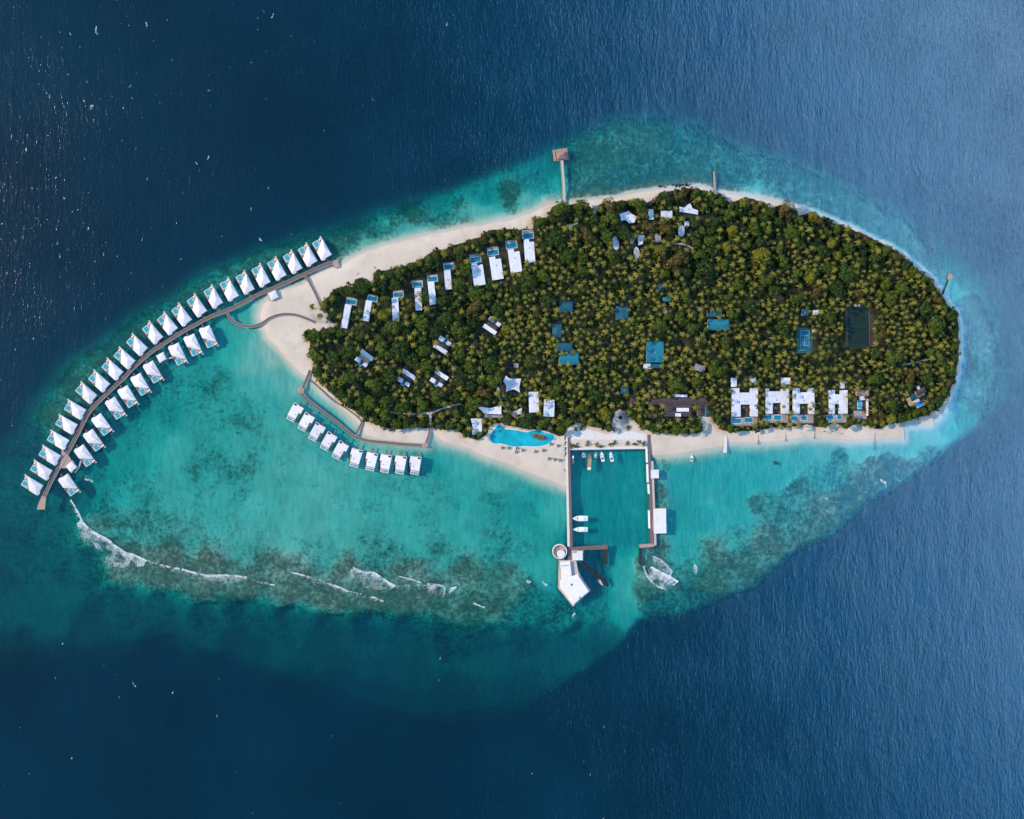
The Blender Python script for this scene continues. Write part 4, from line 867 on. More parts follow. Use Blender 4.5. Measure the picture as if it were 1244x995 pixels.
# east side pavilions
t = thing('dive_centre', 'large white rectangular roofed building outside the eastern mole', 'building', P(801.4,633,4.5)[:2]+(0,), math.radians(1))
MB().box(-8,8.2,-15.5,15.5,1.3,1.9).obj('deck', M['tan'], t); MB().box(-6.5,6.5,-13.5,13.5,1.9,4.2).obj('wall', M['wall'], t); MB().box(-7.4,7.9,-15,15,4.2,4.6).obj('roof', M['white'], t)
MB().box(-8.6,-7.45,-12,3,1.3,2.6).obj('side_screen', M['tan'], t)
for sy in (-13,0,13): MB().cyl(6.5,sy,.3,-3,1.3,6).obj('stilt', M['dark'], t)
t = thing('waiting_pavilion', 'small white square pavilion outside the eastern mole', 'pavilion', P(795.4,576,4.2)[:2]+(0,))
MB().box(-5.5,5.3,-5.6,5.6,1.3,1.8).obj('deck', M['woodp'], t); MB().box(-4.8,5,-5,5,3.8,4.2).obj('roof', M['white'], t)
for sx in (-4.3,4.5):
    for sy in (-4.5,4.5): MB().cyl(sx,sy,.16,-3,3.8,6).obj('post', M['dark'], t)
# jetty pavilion in the north
t = thing('jetty_pavilion', 'brown hip roofed pavilion at the head of the northern jetty', 'pavilion', P(681,187.5,5)[:2]+(0,), math.radians(8))
MB().box(-8.8,9,-7,7.2,1.6,2.15).obj('deck', M['thatch'], t)
MB().hip([(-5.2,-5.6),(6.8,-5.6),(6.8,3.2),(-5.2,3.2)],4.2,7.2,[(-0.8,-1.2),(2.4,-1.2)]).obj('roof', M['thatch'], t)
MB().box(-8.6,-6.4,-6.6,5.6,2.15,2.9).obj('seating', M['tan'], t); MB().box(-3.6,5.2,-4.4,2,2.15,3.9).obj('wall', M['wall'], t)
for sx in (-8,0,8):
    for sy in (-6,6): MB().cyl(sx,sy,.3,-6,1.6,6).obj('stilt', M['dark'], t)

# ================================================================ boats
def boat(name, lb, cat, x, y, ln, bm, ang, hullm, deckm, extras, group=None):
    """bow points along +x before turning; ang is measured on the map, clockwise"""
    t = thing(name, lb, cat, P(x, y, 1)[:2]+(0,), -math.radians(ang), group)
    def outline(s, sx=1.0, n=9):
        up = []
        for k in range(n+1):
            u = k/n; xx = -ln/2*sx+u*ln*sx; wv = bm/2*s*(0.86+0.14*math.sin(min(1,u*2)*math.pi/2))*(1-max(0,(u-.45)/.55)**2.2)
            up.append((xx, wv))
        return up+[(a,-b) for a,b in up[::-1][1:]]
    lo, hi, inn = outline(.72,.9), outline(1.0), outline(.82,.9)
    n = len(hi); mb = MB()
    vs = [(a,b,-.4) for a,b in lo]+[(a,b,1.1+.5*max(0,a/ln)) for a,b in hi]+[(a,b,1.1+.5*max(0,a/ln)) for a,b in inn]
    mb.add(vs, [tuple(range(n-1,-1,-1))]+[(i,(i+1)%n,(i+1)%n+n,i+n) for i in range(n)]+[(n+i,n+(i+1)%n,(i+1)%n+2*n,i+2*n) for i in range(n)])
    mb.obj('hull', M[hullm], t)
    MB().prism(outline(.80,.88), .5, .95).obj('deck', M[deckm], t)
    for nm, x0,x1,y0,y1,z0,z1,m in extras: MB().box(x0,x1,y0,y1,z0,z1).obj(nm, M[m], t)
    return t
boat('speedboat', 'larger white boat moored bow-out on the west mole, upper of the pair', 'boat', 704.6,629.8,19,6.8,180,'gel','gel',[('cabin',-5,2.5,-1.9,1.9,.95,2.3,'gel'),('windscreen',2.5,3.1,-1.7,1.7,.95,2.0,'glass'),('hatch',4,5.4,-.7,.7,.95,1.3,'woodp'),('outboard_motor',-10.1,-9.3,-1.2,1.2,.2,1.5,'fabric')])
boat('speedboat', 'white boat moored on the west mole, lower of the pair', 'boat', 705,643.2,18,6,180,'gel','gel',[('cabin',-5,2.5,-1.8,1.8,.95,2.2,'gel'),('windscreen',2.5,3.0,-1.6,1.6,.95,1.9,'glass'),('outboard_motor',-9.5,-8.8,-1.1,1.1,.2,1.5,'fabric')])
boat('dhoni', 'long brown wooden boat with white stern moored at the harbour quay', 'boat', 716.3,561,21,5.6,-86,'boatwood','boatwood',[('canopy',-6.5,3.5,-2.1,2.1,1.9,2.2,'tan'),('stern_deck',-9.5,-6.8,-1.9,1.9,.95,1.25,'gel'),('wheelhouse',-6,-3.5,-1.5,1.5,.95,1.85,'gel')])
boat('sailing_dinghy', 'narrow dark hulled boat moored beside the west mole', 'boat', 696.2,558.5,13.5,3.2,-90,'boatdark','boatdark',[('foredeck',1.5,4.8,-.8,.8,.95,1.3,'gel'),('cover',-4.5,.8,-1.0,1.0,.95,1.35,'fabric')])
boat('dinghy', 'tiny white dinghy between the dark boat and the brown boat', 'boat', 709,552.6,6,4,-100,'gel','concg',[('bench',-1,.2,-1.3,1.3,.95,1.2,'fabric'),('console',.8,1.5,-.6,.6,.95,1.7,'gel')])
boat('dinghy', 'tiny white tender right of the brown wooden boat', 'boat', 723.6,552.4,7,3,-78,'gel','concg',[('bench',-1,.2,-1.0,1.0,.95,1.2,'fabw'),('console',.8,1.5,-.5,.5,.95,1.7,'glass')])
for i, (x, y, a, lb) in enumerate(((731.6,554.6,-100,'white motorboat moored at the quay, left of the angled pair'),(742.6,554.8,-102,'white motorboat moored at the quay, right of the angled pair'))):
    boat('motorboat', lb, 'boat', x, y, 12.5, 4.4, a, 'gel', 'gel', [('cockpit',-4,-1,-1.3,1.3,.95,1.1,'fabric'),('console',-.6,1,-1.1,1.1,.95,2.0,'gel'),('windscreen',1,1.5,-1.1,1.1,.95,1.9,'glass'),('outboard_motor',-7,-6.3,-.8,.8,.2,1.4,'fabric')], 'white motorboats at the quay')
boat('catamaran', 'small white catamaran anchored off the beach east of the harbour', 'boat', 840.3,556.5,8,4.2,-85,'gel','fabw',[('mast_base',-.4,.4,-.4,.4,.95,2.2,'concg'),('trampoline',-3,-.6,-1.4,1.4,.95,1.05,'fabric')])
boat('dinghy', 'tiny brown tender moored alone off the west mole of the pool beach', 'boat', 685.6,571,3,1.4,90,'boatwood','boatdark',[('bench',-.4,.1,-.5,.5,.95,1.15,'gel')])
# mooring buoys / fish trap rings
for x, y, r_, lb in ((942.4,562.3,2.3,'dark round floating ring in the turquoise water east of the harbour'),):
    t = thing('floating_ring', lb, 'float', P(x, y, 0)); rg = MB(); n = 16; vs = []
    for rr_, z_ in ((r_,-.2),(r_+.1,.35),(r_-.9,.35),(r_-.9,-.2)): vs += [(rr_*math.cos(2*math.pi*i/n), rr_*math.sin(2*math.pi*i/n), z_) for i in range(n)]
    rg.add(vs, [(k*n+i,k*n+(i+1)%n,(k+1)*n+(i+1)%n,(k+1)*n+i) for k in range(3) for i in range(n)]); rg.obj('ring', M['rock'], t)
    MB().cyl(0,0,r_-.95,-.3,.15,14).obj('net_floor', M['boatdark'], t)

# ================================================================ surf foam and whitecaps
def flake(mb, x, y, r, z, el=1.0, ang=0.0):
    n = 5+random.randint(0,2); a0 = random.random()*6
    pts = []
    for k in range(n):
        t_ = a0+2*math.pi*k/n; rr_ = r*random.uniform(.45,1.15)
        u, v = rr_*math.cos(t_)*el, rr_*math.sin(t_); pts.append((x+u*math.cos(ang)-v*math.sin(ang), y+u*math.sin(ang)+v*math.cos(ang)))
    o_ = [P(a,b,0) for a,b in pts]
    mb.add([(a,b,z) for a,b,_ in o_], [tuple(range(n))[::-1]])
surf = MB()
def surf_line(pts, wd, trail, nper, lead=0.5, lace=1.0):
    lead = lead*.75
    pts = smooth_line(pts, 5) if len(pts) > 2 else pts
    seg = [math.hypot(b[0]-a[0], b[1]-a[1]) for a, b in zip(pts[:-1], pts[1:])]; tot = sum(seg)
    for k in range(int(tot*nper*1.9)):
        s = random.random()*tot; i = 0
        while i < len(seg)-1 and s > seg[i]: s -= seg[i]; i += 1
        f = s/seg[i]; x = pts[i][0]*(1-f)+pts[i+1][0]*f; y = pts[i][1]*(1-f)+pts[i+1][1]*f
        g = (sum(seg[:i])+s)/tot
        wv = wd*(0.35+0.65*math.sin(math.pi*min(1,max(0,g)))) 
        q = random.random()
        d_ = abs(random.gauss(0,.11))*wv*(.4+1.2*n1s(x, y, 6, 95)) if q < lead else (random.random()**1.25)*wv*1.15
        xx, yy = x+trail[0]*d_, y+trail[1]*d_
        nv = f1s(xx, yy, 7, 91, 3)+0.25*f1s(xx, yy, 22, 97, 2)
        if q >= lead and random.random() > 1/(1+math.exp(-(nv*lace+0.30-0.75*d_/wd)*7)): continue
        if q < lead and wd > 2.5 and n1s(xx, yy, 4, 93) < .34: continue
        wob = 1.3*f1s(xx, yy, 9, 99, 2)
        flake(surf, xx+wob+random.gauss(0,.35), yy+wob+random.gauss(0,.35), random.uniform(.12,.48)*(1.1 if q < lead else .8), 0.10+random.random()*0.3)
TR = (-0.45, 0.89)
surf_line([(86,607),(92,617),(97.5,628)], 5, TR, 28)
surf_line([(98,629),(104,637),(111,643.6),(120,649),(128.6,653),(141.5,663),(154,671),(166,675),(178,680)], 22, TR, 105, 0.22)
surf_line([(190,685),(209,688.6),(225,692.5),(238,696)], 5, TR, 26, 0.6)
surf_line([(226,693),(251,698),(275,698.5),(300,701.5)], 10, (-.2,.98), 34, 0.4)
surf_line([(355,695.5),(364,697),(375,700.5)], 3, TR, 14, .7)
for pts_, n_ in (([(178,681),(184,683),(191,686)],9),([(300,702),(316,706),(328,709)],2.5),([(374,701),(388,704),(401,709)],6),([(422,717),(438,721),(453,726)],5),([(478,711),(498,711),(519,710)],5)):
    surf_line(pts_, 5, TR, n_, .3)
surf_line([(328,709.5),(334,710.5)], 4, TR, 22, .4)
surf_line([(400,708.5),(410,712),(422,717.5)], 4, TR, 18, .6)
surf_line([(452,725.5),(458,727),(465,730)], 3, TR, 16, .6)
surf_line([(430,690),(442,694),(454,695),(465,702),(480,711)], 20, (-.75,.65), 40, .18)
surf_line([(453.5,694.5),(465,702),(480,712)], 7, (-.7,.7), 26, .5)
surf_line([(485,700.5),(498,703),(512,708)], 2, TR, 8, .7)
surf_line([(518.6,708),(530,709),(541.5,712.5)], 20, (.0,1.0), 42, .25)
surf_line([(548,714),(555,713)], 8, TR, 34, .4)
surf_line([(575,732.5),(582,735),(589,738)], 2, TR, 9, .7)
surf_line([(640,705.5),(645,707)], 3, TR, 18, .5); surf_line([(659,706.5),(665,711)], 3, TR, 18, .5)
surf_line([(793.5,676),(799,677.5),(805,681),(812,688),(816,694)], 15, (-.1,1.0), 30, .15, .9)
surf_line([(791,688),(800,693),(808,697),(823.5,706)], 15, (-.55,.83), 120, .3)
surf_line([(786,700),(789,705),(798,713),(809.5,716.5)], 7, (.4,-.9), 20, .3)
surf_line([(781,687),(786,700)], 3, TR, 10, .5)
surf_line([(843,685),(847,688)], 13, (.0,1.0), 40, .2); surf_line([(1002,604),(1006,606)], 9, (.1,1), 22, .2); surf_line([(1070,583),(1076,586)], 8, (.3,.9), 34, .3)
surf_line([(696,748),(699,745)], 5, TR, 24, .3); surf_line([(729,705),(733,712)], 8, (-.8,-.5), 26, .3)
surf_line([(186,583),(192,587)], 4, TR, 1, .3)
surf_line([(104,583),(113,586)], 6, (-.3,-.9), 22, .15)
# thin swash along the beaches
for pts in ([(295,393),(304,402),(312,410)], [(322,408),(336,422),(352,440)], [(1167,440),(1164,462),(1155,484)], [(999,533.5),(1030,537),(1060,536)], [(1150,490),(1140,505)],[(775,235.5),(790,232.5)]):
    surf_line(pts, 1.2, (-.6,.6), 1.6, .8)
o = surf.obj('surf_foam', M['foam']); o['kind'] = 'stuff'
caps = MB()
def cap(x, y, s):
    nn = int(2+s*5*random.random())
    ang = math.radians(random.choice([95,100,85,60,110]))
    for k in range(nn):
        t_ = (k-nn/2)*s*0.42
        flake(caps, x+math.cos(ang)*t_+random.gauss(0,.25*s), y+math.sin(ang)*t_+random.gauss(0,.25*s), s*random.uniform(.14,.38), .12+random.random()*.3, random.uniform(1,2.6), ang)
for x, y, s in ((85.5,41.5,1.6),(117,37,2.0),(150,131.5,2.0),(178,30,2),(110,131,1.8),(114,147,2.0),(14,167,1.6),(107,278.5,2.0),(73,312,1.6),(316,291,1.8),(264,870,1.6),(163,832,1.6),(76,782,1.5),(210,842,1.6),(158,105,1.6),(254,110,1.6),
                (253,192,1.6),(305,76,1.4),(239,199,1.4),(305,255,1.4),(331,20,1.8),(543,30,1.4),(420,290,1.2),(112,130,1.5),(646,940,1.4),(535,800,1.2),(533,826,1.2)):
    cap(x, y, s)
for k in range(240):
    for _ in range(30):
        x = random.uniform(-30, 460); y = random.uniform(-20, 1010)
        d_ = math.exp(-max(0,x)/150)*(1.0 if y < 560 else .42)*(1.25 if 230 < y < 560 else .8)
        if random.random() < d_: break
    if float(sdf(np.array([x]), np.array([y]), EDGE)[0]) > 6 and random.random() < .8: continue
    cap(x, y, random.choice([.5,.6,.6,.7,.8,.9,1.2]))
for k in range(25): cap(random.uniform(200, 800), random.choice([random.uniform(0,140), random.uniform(880,1000)]), random.uniform(.5,.9))
o = caps.obj('whitecaps', M['cap']); o['kind'] = 'stuff'
# ================================================================ trees
def leaf_mat(name, c0, c1, attribute=None, trans=0.25):
    m, nt = node_mat(name)
    geo = nt.nodes.new('ShaderNodeNewGeometry')
    if attribute: f = attr(nt, attribute)
    else:
        oi = nt.nodes.new('ShaderNodeObjectInfo'); f = oi.outputs['Random']
    base = mix(nt, f, c0, c1)
    tint = attr(nt, 'tint')
    base = mix(nt, mth(nt, 'MULTIPLY', tint, 0.75), base, mix(nt, 0.5, base, (c1[0]*1.7, c1[1]*1.35, c1[2]*0.9)))
    d = nt.nodes.new('ShaderNodeBsdfDiffuse'); nt.links.new(base, d.inputs[0])
    tl = nt.nodes.new('ShaderNodeBsdfTranslucent'); nt.links.new(base, tl.inputs[0])
    mx = nt.nodes.new('ShaderNodeMixShader'); mx.inputs[0].default_value = trans; nt.links.new(d.outputs[0], mx.inputs[1]); nt.links.new(tl.outputs[0], mx.inputs[2])
    g = nt.nodes.new('ShaderNodeBsdfGlossy'); g.inputs['Roughness'].default_value = 0.45
    mg = nt.nodes.new('ShaderNodeMixShader'); mg.inputs[0].default_value = 0.025; nt.links.new(mx.outputs[0], mg.inputs[1]); nt.links.new(g.outputs[0], mg.inputs[2])
    o = nt.nodes.new('ShaderNodeOutputMaterial'); nt.links.new(mg.outputs[0], o.inputs[0]); return m
LM = {'green': leaf_mat('broad_leaves', (0.058, 0.108, 0.012), (0.112, 0.165, 0.016)),
      'dark': leaf_mat('dark_broad_leaves', (0.030, 0.072, 0.013), (0.060, 0.110, 0.015)),
      'yellow': leaf_mat('yellow_green_leaves', (0.17, 0.20, 0.020), (0.25, 0.25, 0.022)),
      'olive': leaf_mat('olive_leaves', (0.12, 0.10, 0.022), (0.15, 0.115, 0.028)),
      'palm': leaf_mat('palm_fronds', (0.060, 0.100, 0.012), (0.245, 0.220, 0.026)),
      'palmr': leaf_mat('palm_fronds_massed', (0.022, 0.056, 0.012), (0.225, 0.205, 0.025), 'rnd'),
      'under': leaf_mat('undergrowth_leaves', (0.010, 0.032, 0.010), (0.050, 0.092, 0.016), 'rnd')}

def np_mesh(name, V, F, mat_, attrs={}):
    me = bpy.data.meshes.new(name); V = np.asarray(V, np.float32); F = np.asarray(F, np.int32); k = F.shape[1]
    me.vertices.add(len(V)); me.vertices.foreach_set('co', V.ravel())
    me.loops.add(F.size); me.loops.foreach_set('vertex_index', F.ravel())
    me.polygons.add(len(F)); me.polygons.foreach_set('loop_start', np.arange(len(F), dtype=np.int32)*k)
    me.update(calc_edges=True)
    for a, v in attrs.items():
        at = me.attributes.new(a, 'FLOAT', 'POINT'); at.data.foreach_set('value', np.asarray(v, np.float32))
    me.materials.append(mat_); return me

def palm_crown(r, nf=14, seed=0, hseg=4):
    """fronds arching out from a centre; each frond a V of leaflets, 2 quads wide"""
    R = np.random.RandomState(seed); V, F, T = [], [], []
    for i in range(nf):
        a = 2*math.pi*i/nf+R.uniform(-.22,.22); ln = r*R.uniform(.78,1.08); up = R.uniform(.15,.9) if i % 3 else R.uniform(.8,1.5)
        if i % 3 == 0: ln *= .82
        sw = R.uniform(-.25,.25); tn = R.uniform(0,1)
        base = len(V)
        for s in range(hseg+1):
            u = s/hseg; rad = ln*u*(1-.10*u); z = ln*(up*u*.55-(.62+up*.34)*u*u*1.15)
            aa = a+sw*u*u; cx_, cy_ = rad*math.cos(aa), rad*math.sin(aa)
            wd = r*0.10*(math.sin(math.pi*min(1,.18+u*.82))**.7+.05) if s < hseg else .04*r
            px_, py_ = -math.sin(aa)*wd, math.cos(aa)*wd
            V += [(cx_-px_, cy_-py_, z-.5*wd), (cx_, cy_, z), (cx_+px_, cy_+py_, z-.5*wd)]; T += [tn*(.4+.6*(1-u))]*3
        for s in range(hseg):
            b = base+s*3
            F += [(b,b+3,b+4,b+1),(b+1,b+4,b+5,b+2)]
    return np.array(V), np.array(F), np.array(T)
def leafy_crown(r, hgt, lobes, per, seed, leaf=0.55, flat=.6):
    """broadleaf crown: leaf-sized quads spread over and inside many overlapping lobes"""
    R = np.random.RandomState(seed); V, F, T = [], [], []
    L_ = []
    for i in range(lobes):
        q = R.rand()**.5*r*.74; a = R.rand()*2*math.pi+i*2.4; lr = r*R.uniform(.22,.42)
        zz = hgt*(1-(q/r)**1.7)*R.uniform(.55,1.0)
        L_.append((q*math.cos(a), q*math.sin(a), zz, lr, R.rand()))
    for (lx, ly, lz, lr, tn) in L_:
        n = int(per*R.uniform(.7,1.2))
        d = R.normal(size=(n,3)); d /= np.linalg.norm(d,axis=1)[:,None]; d[:,2] = np.where(d[:,2] < -.35, -d[:,2], d[:,2])
        rad = lr*R.uniform(.72,1.08,size=(n,1)); c = d*rad*np.array([1,1,.85])+np.array([lx,ly,lz])
        nn = d+R.normal(size=(n,3))*.45; nn /= np.linalg.norm(nn,axis=1)[:,None]
        t1 = np.cross(nn, R.normal(size=(n,3))); t1 /= np.linalg.norm(t1,axis=1)[:,None]; t2 = np.cross(nn,t1)
        s = leaf*R.uniform(.6,1.35,size=(n,1))
        b = len(V)
        quad = np.stack([c-t1*s, c-t2*s*.6, c+t1*s, c+t2*s*.6],1).reshape(-1,3)
        V += quad.tolist(); F += [(b+4*k,b+4*k+1,b+4*k+2,b+4*k+3) for k in range(n)]; T += [tn]*(4*n)
    return np.array(V), np.array(F), np.array(T)

PC = [palm_crown(4.0, nf, sd) for nf, sd in ((8,1),(9,2),(7,3),(9,4),(8,5),(10,6),(9,7),(7,8))]
palm_me = [np_mesh('palm_crown', v, f, LM['palm'], {'tint': t}) for v, f, t in PC]
def trunk_mesh(h, r, lean=0.0, seed=0, limbs=0, spread=3.0):
    mb = MB(); R = random.Random(seed); x = y = 0.0
    for k in range(3):
        x1 = x+lean*R.uniform(.2,1); y1 = y+lean*R.uniform(-.4,.4)
        mb.cyl(x, y, r*(1-.22*k), h*k/3, h*(k+1)/3, 6, r*(1-.22*(k+1)), x1, y1); x, y = x1, y1
    for k in range(limbs):
        a = 2*math.pi*k/limbs+R.random(); mb.cyl(x, y, r*.45, h*.62, h*1.15, 5, r*.15, x+spread*math.cos(a), y+spread*math.sin(a))
    return mb.mesh('trunk', M['bark'])
ptr = trunk_mesh(11.2, .34, 0.0, 3)
BC = {}
for kind, cfgs in {'green': [(8,5.0,15,62,21),(8,5.5,17,60,22),(8,4.6,13,66,23)], 'dark': [(8,4.5,14,62,31),(8,5,16,60,32)], 'yellow': [(8,5.5,17,62,41)], 'olive': [(8,5,14,60,51)]}.items():
    BC[kind] = []
    for (r, h_, lb_n, per, sd) in cfgs:
        v, f, t = leafy_crown(r, h_, lb_n, per, sd, .62); BC[kind].append(np_mesh('leaf_crown', v, f, LM[kind], {'tint': t}))
btr = trunk_mesh(7.0, .55, .1, 5, 5, 4.0)

# where may things grow: 2 m raster of free ground
gx, gy = np.meshgrid(np.arange(360, 1172, 2.0), np.arange(222, 550, 2.0))
free = sdf(gx, gy, VEG)
exd = np.full(gx.shape, 99.0)
for (x, y, hw, hh) in EXC:
    dx = np.maximum(np.abs(gx-x)-hw, 0); dy = np.maximum(np.abs(gy-y)-hh, 0); dd = np.hypot(dx, dy); dd = np.where((dx == 0) & (dy == 0), -1, dd); exd = np.minimum(exd, dd)
PATHS = [[(378,382),(386,389),(398,392),(406,396)],[(500,503),(520,502),(523,508),(522,519)],[(523,502),(545,494),(560,490)],[(686,270),(692,276),(702,270)],[(818,296),(832,297),(842,302)]]
for ln in PATHS:
    for (a, b) in zip(ln[:-1], ln[1:]):
        ex1, ey1 = b[0]-a[0], b[1]-a[1]; t = np.clip(((gx-a[0])*ex1+(gy-a[1])*ey1)/(ex1*ex1+ey1*ey1), 0, 1)
        exd = np.minimum(exd, np.hypot(gx-a[0]-t*ex1, gy-a[1]-t*ey1)+.3)
def look(arr, x, y):
    i = int(round((y-222)/2)); j = int(round((x-360)/2))
    if i < 0 or j < 0 or i >= arr.shape[0] or j >= arr.shape[1]: return -99
    return arr[i, j]
# share of broad-leaved trees over the island
ZON = [(400,370,.85),(430,345,.95),(400,430,.35),(450,400,.55),(480,440,.55),(520,400,.75),(560,380,.8),(580,440,.5),(550,480,.6),(500,340,.9),(560,310,.95),(620,290,.9),(470,490,.8),(520,510,.9),(600,480,.5),(640,440,.1),
       (680,270,.95),(700,300,.6),(740,270,.9),(780,280,.45),(740,330,.15),(690,340,.1),(830,250,.95),(870,260,.95),(920,270,.9),(970,280,.7),(860,290,.85),(900,310,.8),(830,310,.7),(950,320,.3),(900,350,.3),(850,350,.25),
       (1010,290,.75),(1050,310,.6),(1000,330,.25),(1080,330,.45),(1130,370,.35),(1050,350,.05),(1100,400,0),(1000,440,0),(950,440,.1),(900,430,.2),(820,440,.15),(760,400,.05),(700,400,.05),(720,450,.05),(650,400,.1),(650,360,.3),
       (1090,470,.25),(1080,500,.6),(1120,495,.5),(1155,430,.25),(1040,460,.1),(930,380,.15),(800,500,.2),(720,500,.35),(700,515,.6),(880,520,.7)]
def share(x, y):
    n_ = d_ = 0
    for (a, b, s) in ZON:
        k = 1/((x-a)**2+(y-b)**2+80)**2; n_ += k*s; d_ += k
    return n_/d_
random.seed(21)
trees = []   # x, y, r
def ok_tree(x, y, r, sep=.78):
    if look(exd, x, y) < r*.55+1.0: return False
    for (a, b, q) in trees:
        if (x-a)**2+(y-b)**2 < ((r+q)*sep)**2: return False
    return True
special = [(925,311,14,'yellow','large bright yellow-green tree standing out in the northern grove'),(822,318,14,'olive','broad olive crowned tree south of the oval spa roofs'),(829,313,9,'olive','smaller olive tree touching the broad olive crown'),
           (712,286,12,'olive','mustard green tree near the root of the pavilion jetty'),(682,254,13,'green','round green tree at the root of the pavilion jetty'),(706,252,11,'green','wide green tree east of the pavilion jetty root'),
           (742,250,11,'olive','olive topped tree on the northern shore west of the spa'),(774,250,12,'green','lobed green tree shading the irregular spa roof'),(440,349,10,'dark','round dark tree standing forward on the north-western beach'),
           (655,270,9,'green','green tree beside the easternmost wide beach villa'),(904,246,8,'yellow','bright green tree bulging over the northern beach'),(918,253,7,'olive','olive tree right of the bright one on the northern beach'),
           (955,254,12,'olive','brownish topped tree on the northern beach edge'),(988,262,8,'yellow','light yellow tree on the north-eastern beach edge'),(996,268,7,'olive','brown tinted tree on the north-eastern beach edge'),
           (890,280,9,'yellow','light green tree in the northern grove below the beach'),(883,300,9,'yellow','light green tree west of the large yellow one'),(896,345,9,'green','rounded tree in palms south-west of the large yellow tree'),
           (968,362,10,'green','green tree in the palms north of the tennis court'),(1042,358,8,'olive','olive tree just above the sports pitch'),(1069,356,6,'yellow','slim yellow-green tree right of the sports pitch top'),
           (1010,296,8,'yellow','yellow-green tree near the north-eastern shore'),(1031,300,8,'green','leafy tree beside the yellow-green one on the north-east'),(380,407,9,'green','green tree at the western tip of the grove'),
           (380,373,5,'green','small round tree alone on the western sand'),(389,384,5,'yellow','small light tree on the sand beside the winding boardwalk'),(514,360,9,'dark','dark tree covering the middle of the fourth beach villa'),
           (450,344,7,'green','green bush tree behind the round beach tree'),(566,527,7,'dark','dark tree left of the beach bar roof'),(583,529,6,'green','tree tucked below the beach bar roof'),
           (821,521,7,'green','green tree in front of the restaurant on the beach'),(848,522,5,'green','small green tree right of the restaurant front'),(879,518,5,'olive','olive bush tree at the root of the white jetty, left one'),
           (888,521,6,'green','green bush tree at the root of the white jetty, right one'),(1028,516,7,'green','low green tree in front of the fourth residence')]
LMK = [(369,440,'boardwalk head on the western sand'),(385,395,'winding boardwalk end'),(420,384,'first narrow beach villa'),(446,377,'second narrow beach villa'),(480,376,'third narrow beach villa'),(508,364,'fourth narrow beach villa'),
 (525,356,'fifth narrow beach villa'),(544,340,'sixth narrow beach villa'),(581,333,'first wide beach villa'),(603,325,'second wide beach villa'),(625,317,'third wide beach villa'),(643,305,'fourth wide beach villa'),
 (442,436,'westernmost courtyard villa'),(494,459,'lower left courtyard villa'),(533,460,'lower right courtyard villa'),(538,419,'middle courtyard villa'),(598,395,'easternmost courtyard villa'),(622,467,'star shaped white roof'),
 (648,489,'long upright white roof'),(595,498,'sail shaped white roof'),(579,519,'white beach bar roof'),(635,530,'curved beach pool'),(688,373,'top roof of the western teal cluster'),(691,436,'bright teal hall'),(755,380,'lone faded teal roof'),
 (795,428,'large square teal roof'),(872,394,'wide teal hall'),(978,413,'tennis court'),(1042,397,'sports pitch'),(753,510,'well plaza'),(824,492,'brown restaurant'),(905,488,'widest white residence'),(944,487,'second white residence'),
 (976,487,'third white residence'),(1018,488,'bluish fourth residence'),(1046,490,'partly built residence'),(1113,480,'secluded tan villa'),(1145,357,'dark eastern jetty'),(868,232,'rusty northern jetty'),(837,255,'jagged northern roof'),
 (764,264,'irregular spa roof'),(773,307,'lowest oval spa roof'),(685,250,'pavilion jetty root'),(810,260,'bright rectangular northern roof'),(925,311,'large yellow-green tree'),(822,318,'broad olive tree'),(522,520,'east end of the lagoon villa walk'),
 (444,504,'middle lagoon walk landing'),(1098,520,'step in the south-east beach'),(881,530,'white concrete jetty')]
def where(x, y):
    d_, a, b, nm_ = min(((a-x)**2+(b-y)**2, a, b, nm_) for a, b, nm_ in LMK)
    k = int(((math.degrees(math.atan2(b-y, x-a))+360+22.5) % 360)//45)
    return ['east','north-east','north','north-west','west','south-west','south','south-east'][k]+' of the '+nm_, math.sqrt(d_)
AUTO = {}
Tn = 0
def broad(x, y, r, kind, label, group=None):
    global Tn
    z = 5.0+r*.6
    t = thing('broadleaf_tree', label, 'tree', P(x, y, z+3)[:2]+(1.2,), random.random()*6.28, group)
    c = bpy.data.objects.new('crown', random.choice(BC[kind])); C.objects.link(c); c.parent = t; c.location = (0,0,z-1.2); s = r/8
    c.scale = (s, s*random.uniform(.9,1.1), s*1.0)
    k = bpy.data.objects.new('trunk', btr); C.objects.link(k); k.parent = t; k.scale = (s, s, (z+.5)/7.0); Tn += 1
    return t
for (x, y, r, kind, lb) in special:
    trees.append((x, y, r)); broad(x, y, r, kind, lb)
# along the edge of the grove
cand = []
n = len(VEG); cum = 0
for i in range(n):
    a, b = VEG[i], VEG[(i+1) % n]; l = math.hypot(b[0]-a[0], b[1]-a[1])
    for s in range(max(1, int(l/3))):
        u = s/max(1,int(l/3)); x, y = a[0]+(b[0]-a[0])*u, a[1]+(b[1]-a[1])*u
        r = random.uniform(4.2,8.5)
        # push inside
        best = max(((x+dx*r*.85, y+dy*r*.85) for dx, dy in ((1,0),(-1,0),(0,1),(0,-1),(.7,.7),(-.7,.7),(.7,-.7),(-.7,-.7))), key=lambda p: look(free, p[0], p[1]))
        cand.append((best[0], best[1], r))
random.shuffle(cand)
nb = 0
def zone_name(x, y):
    if x < 470: return 'western end of the grove'
    if x < 650: return 'north-western grove' if y < 400 else 'south-western grove'
    if x < 880: return 'northern shore of the grove' if y < 340 else 'middle of the grove'
    return 'north-eastern grove' if y < 350 else 'south-eastern grove'
KN = {'green': 'leafy green', 'dark': 'dark green', 'yellow': 'bright yellow-green', 'olive': 'olive brown tinged'}
def pick():
    return random.choices(['green','dark','yellow','olive'], [.52,.33,.06,.09])[0]
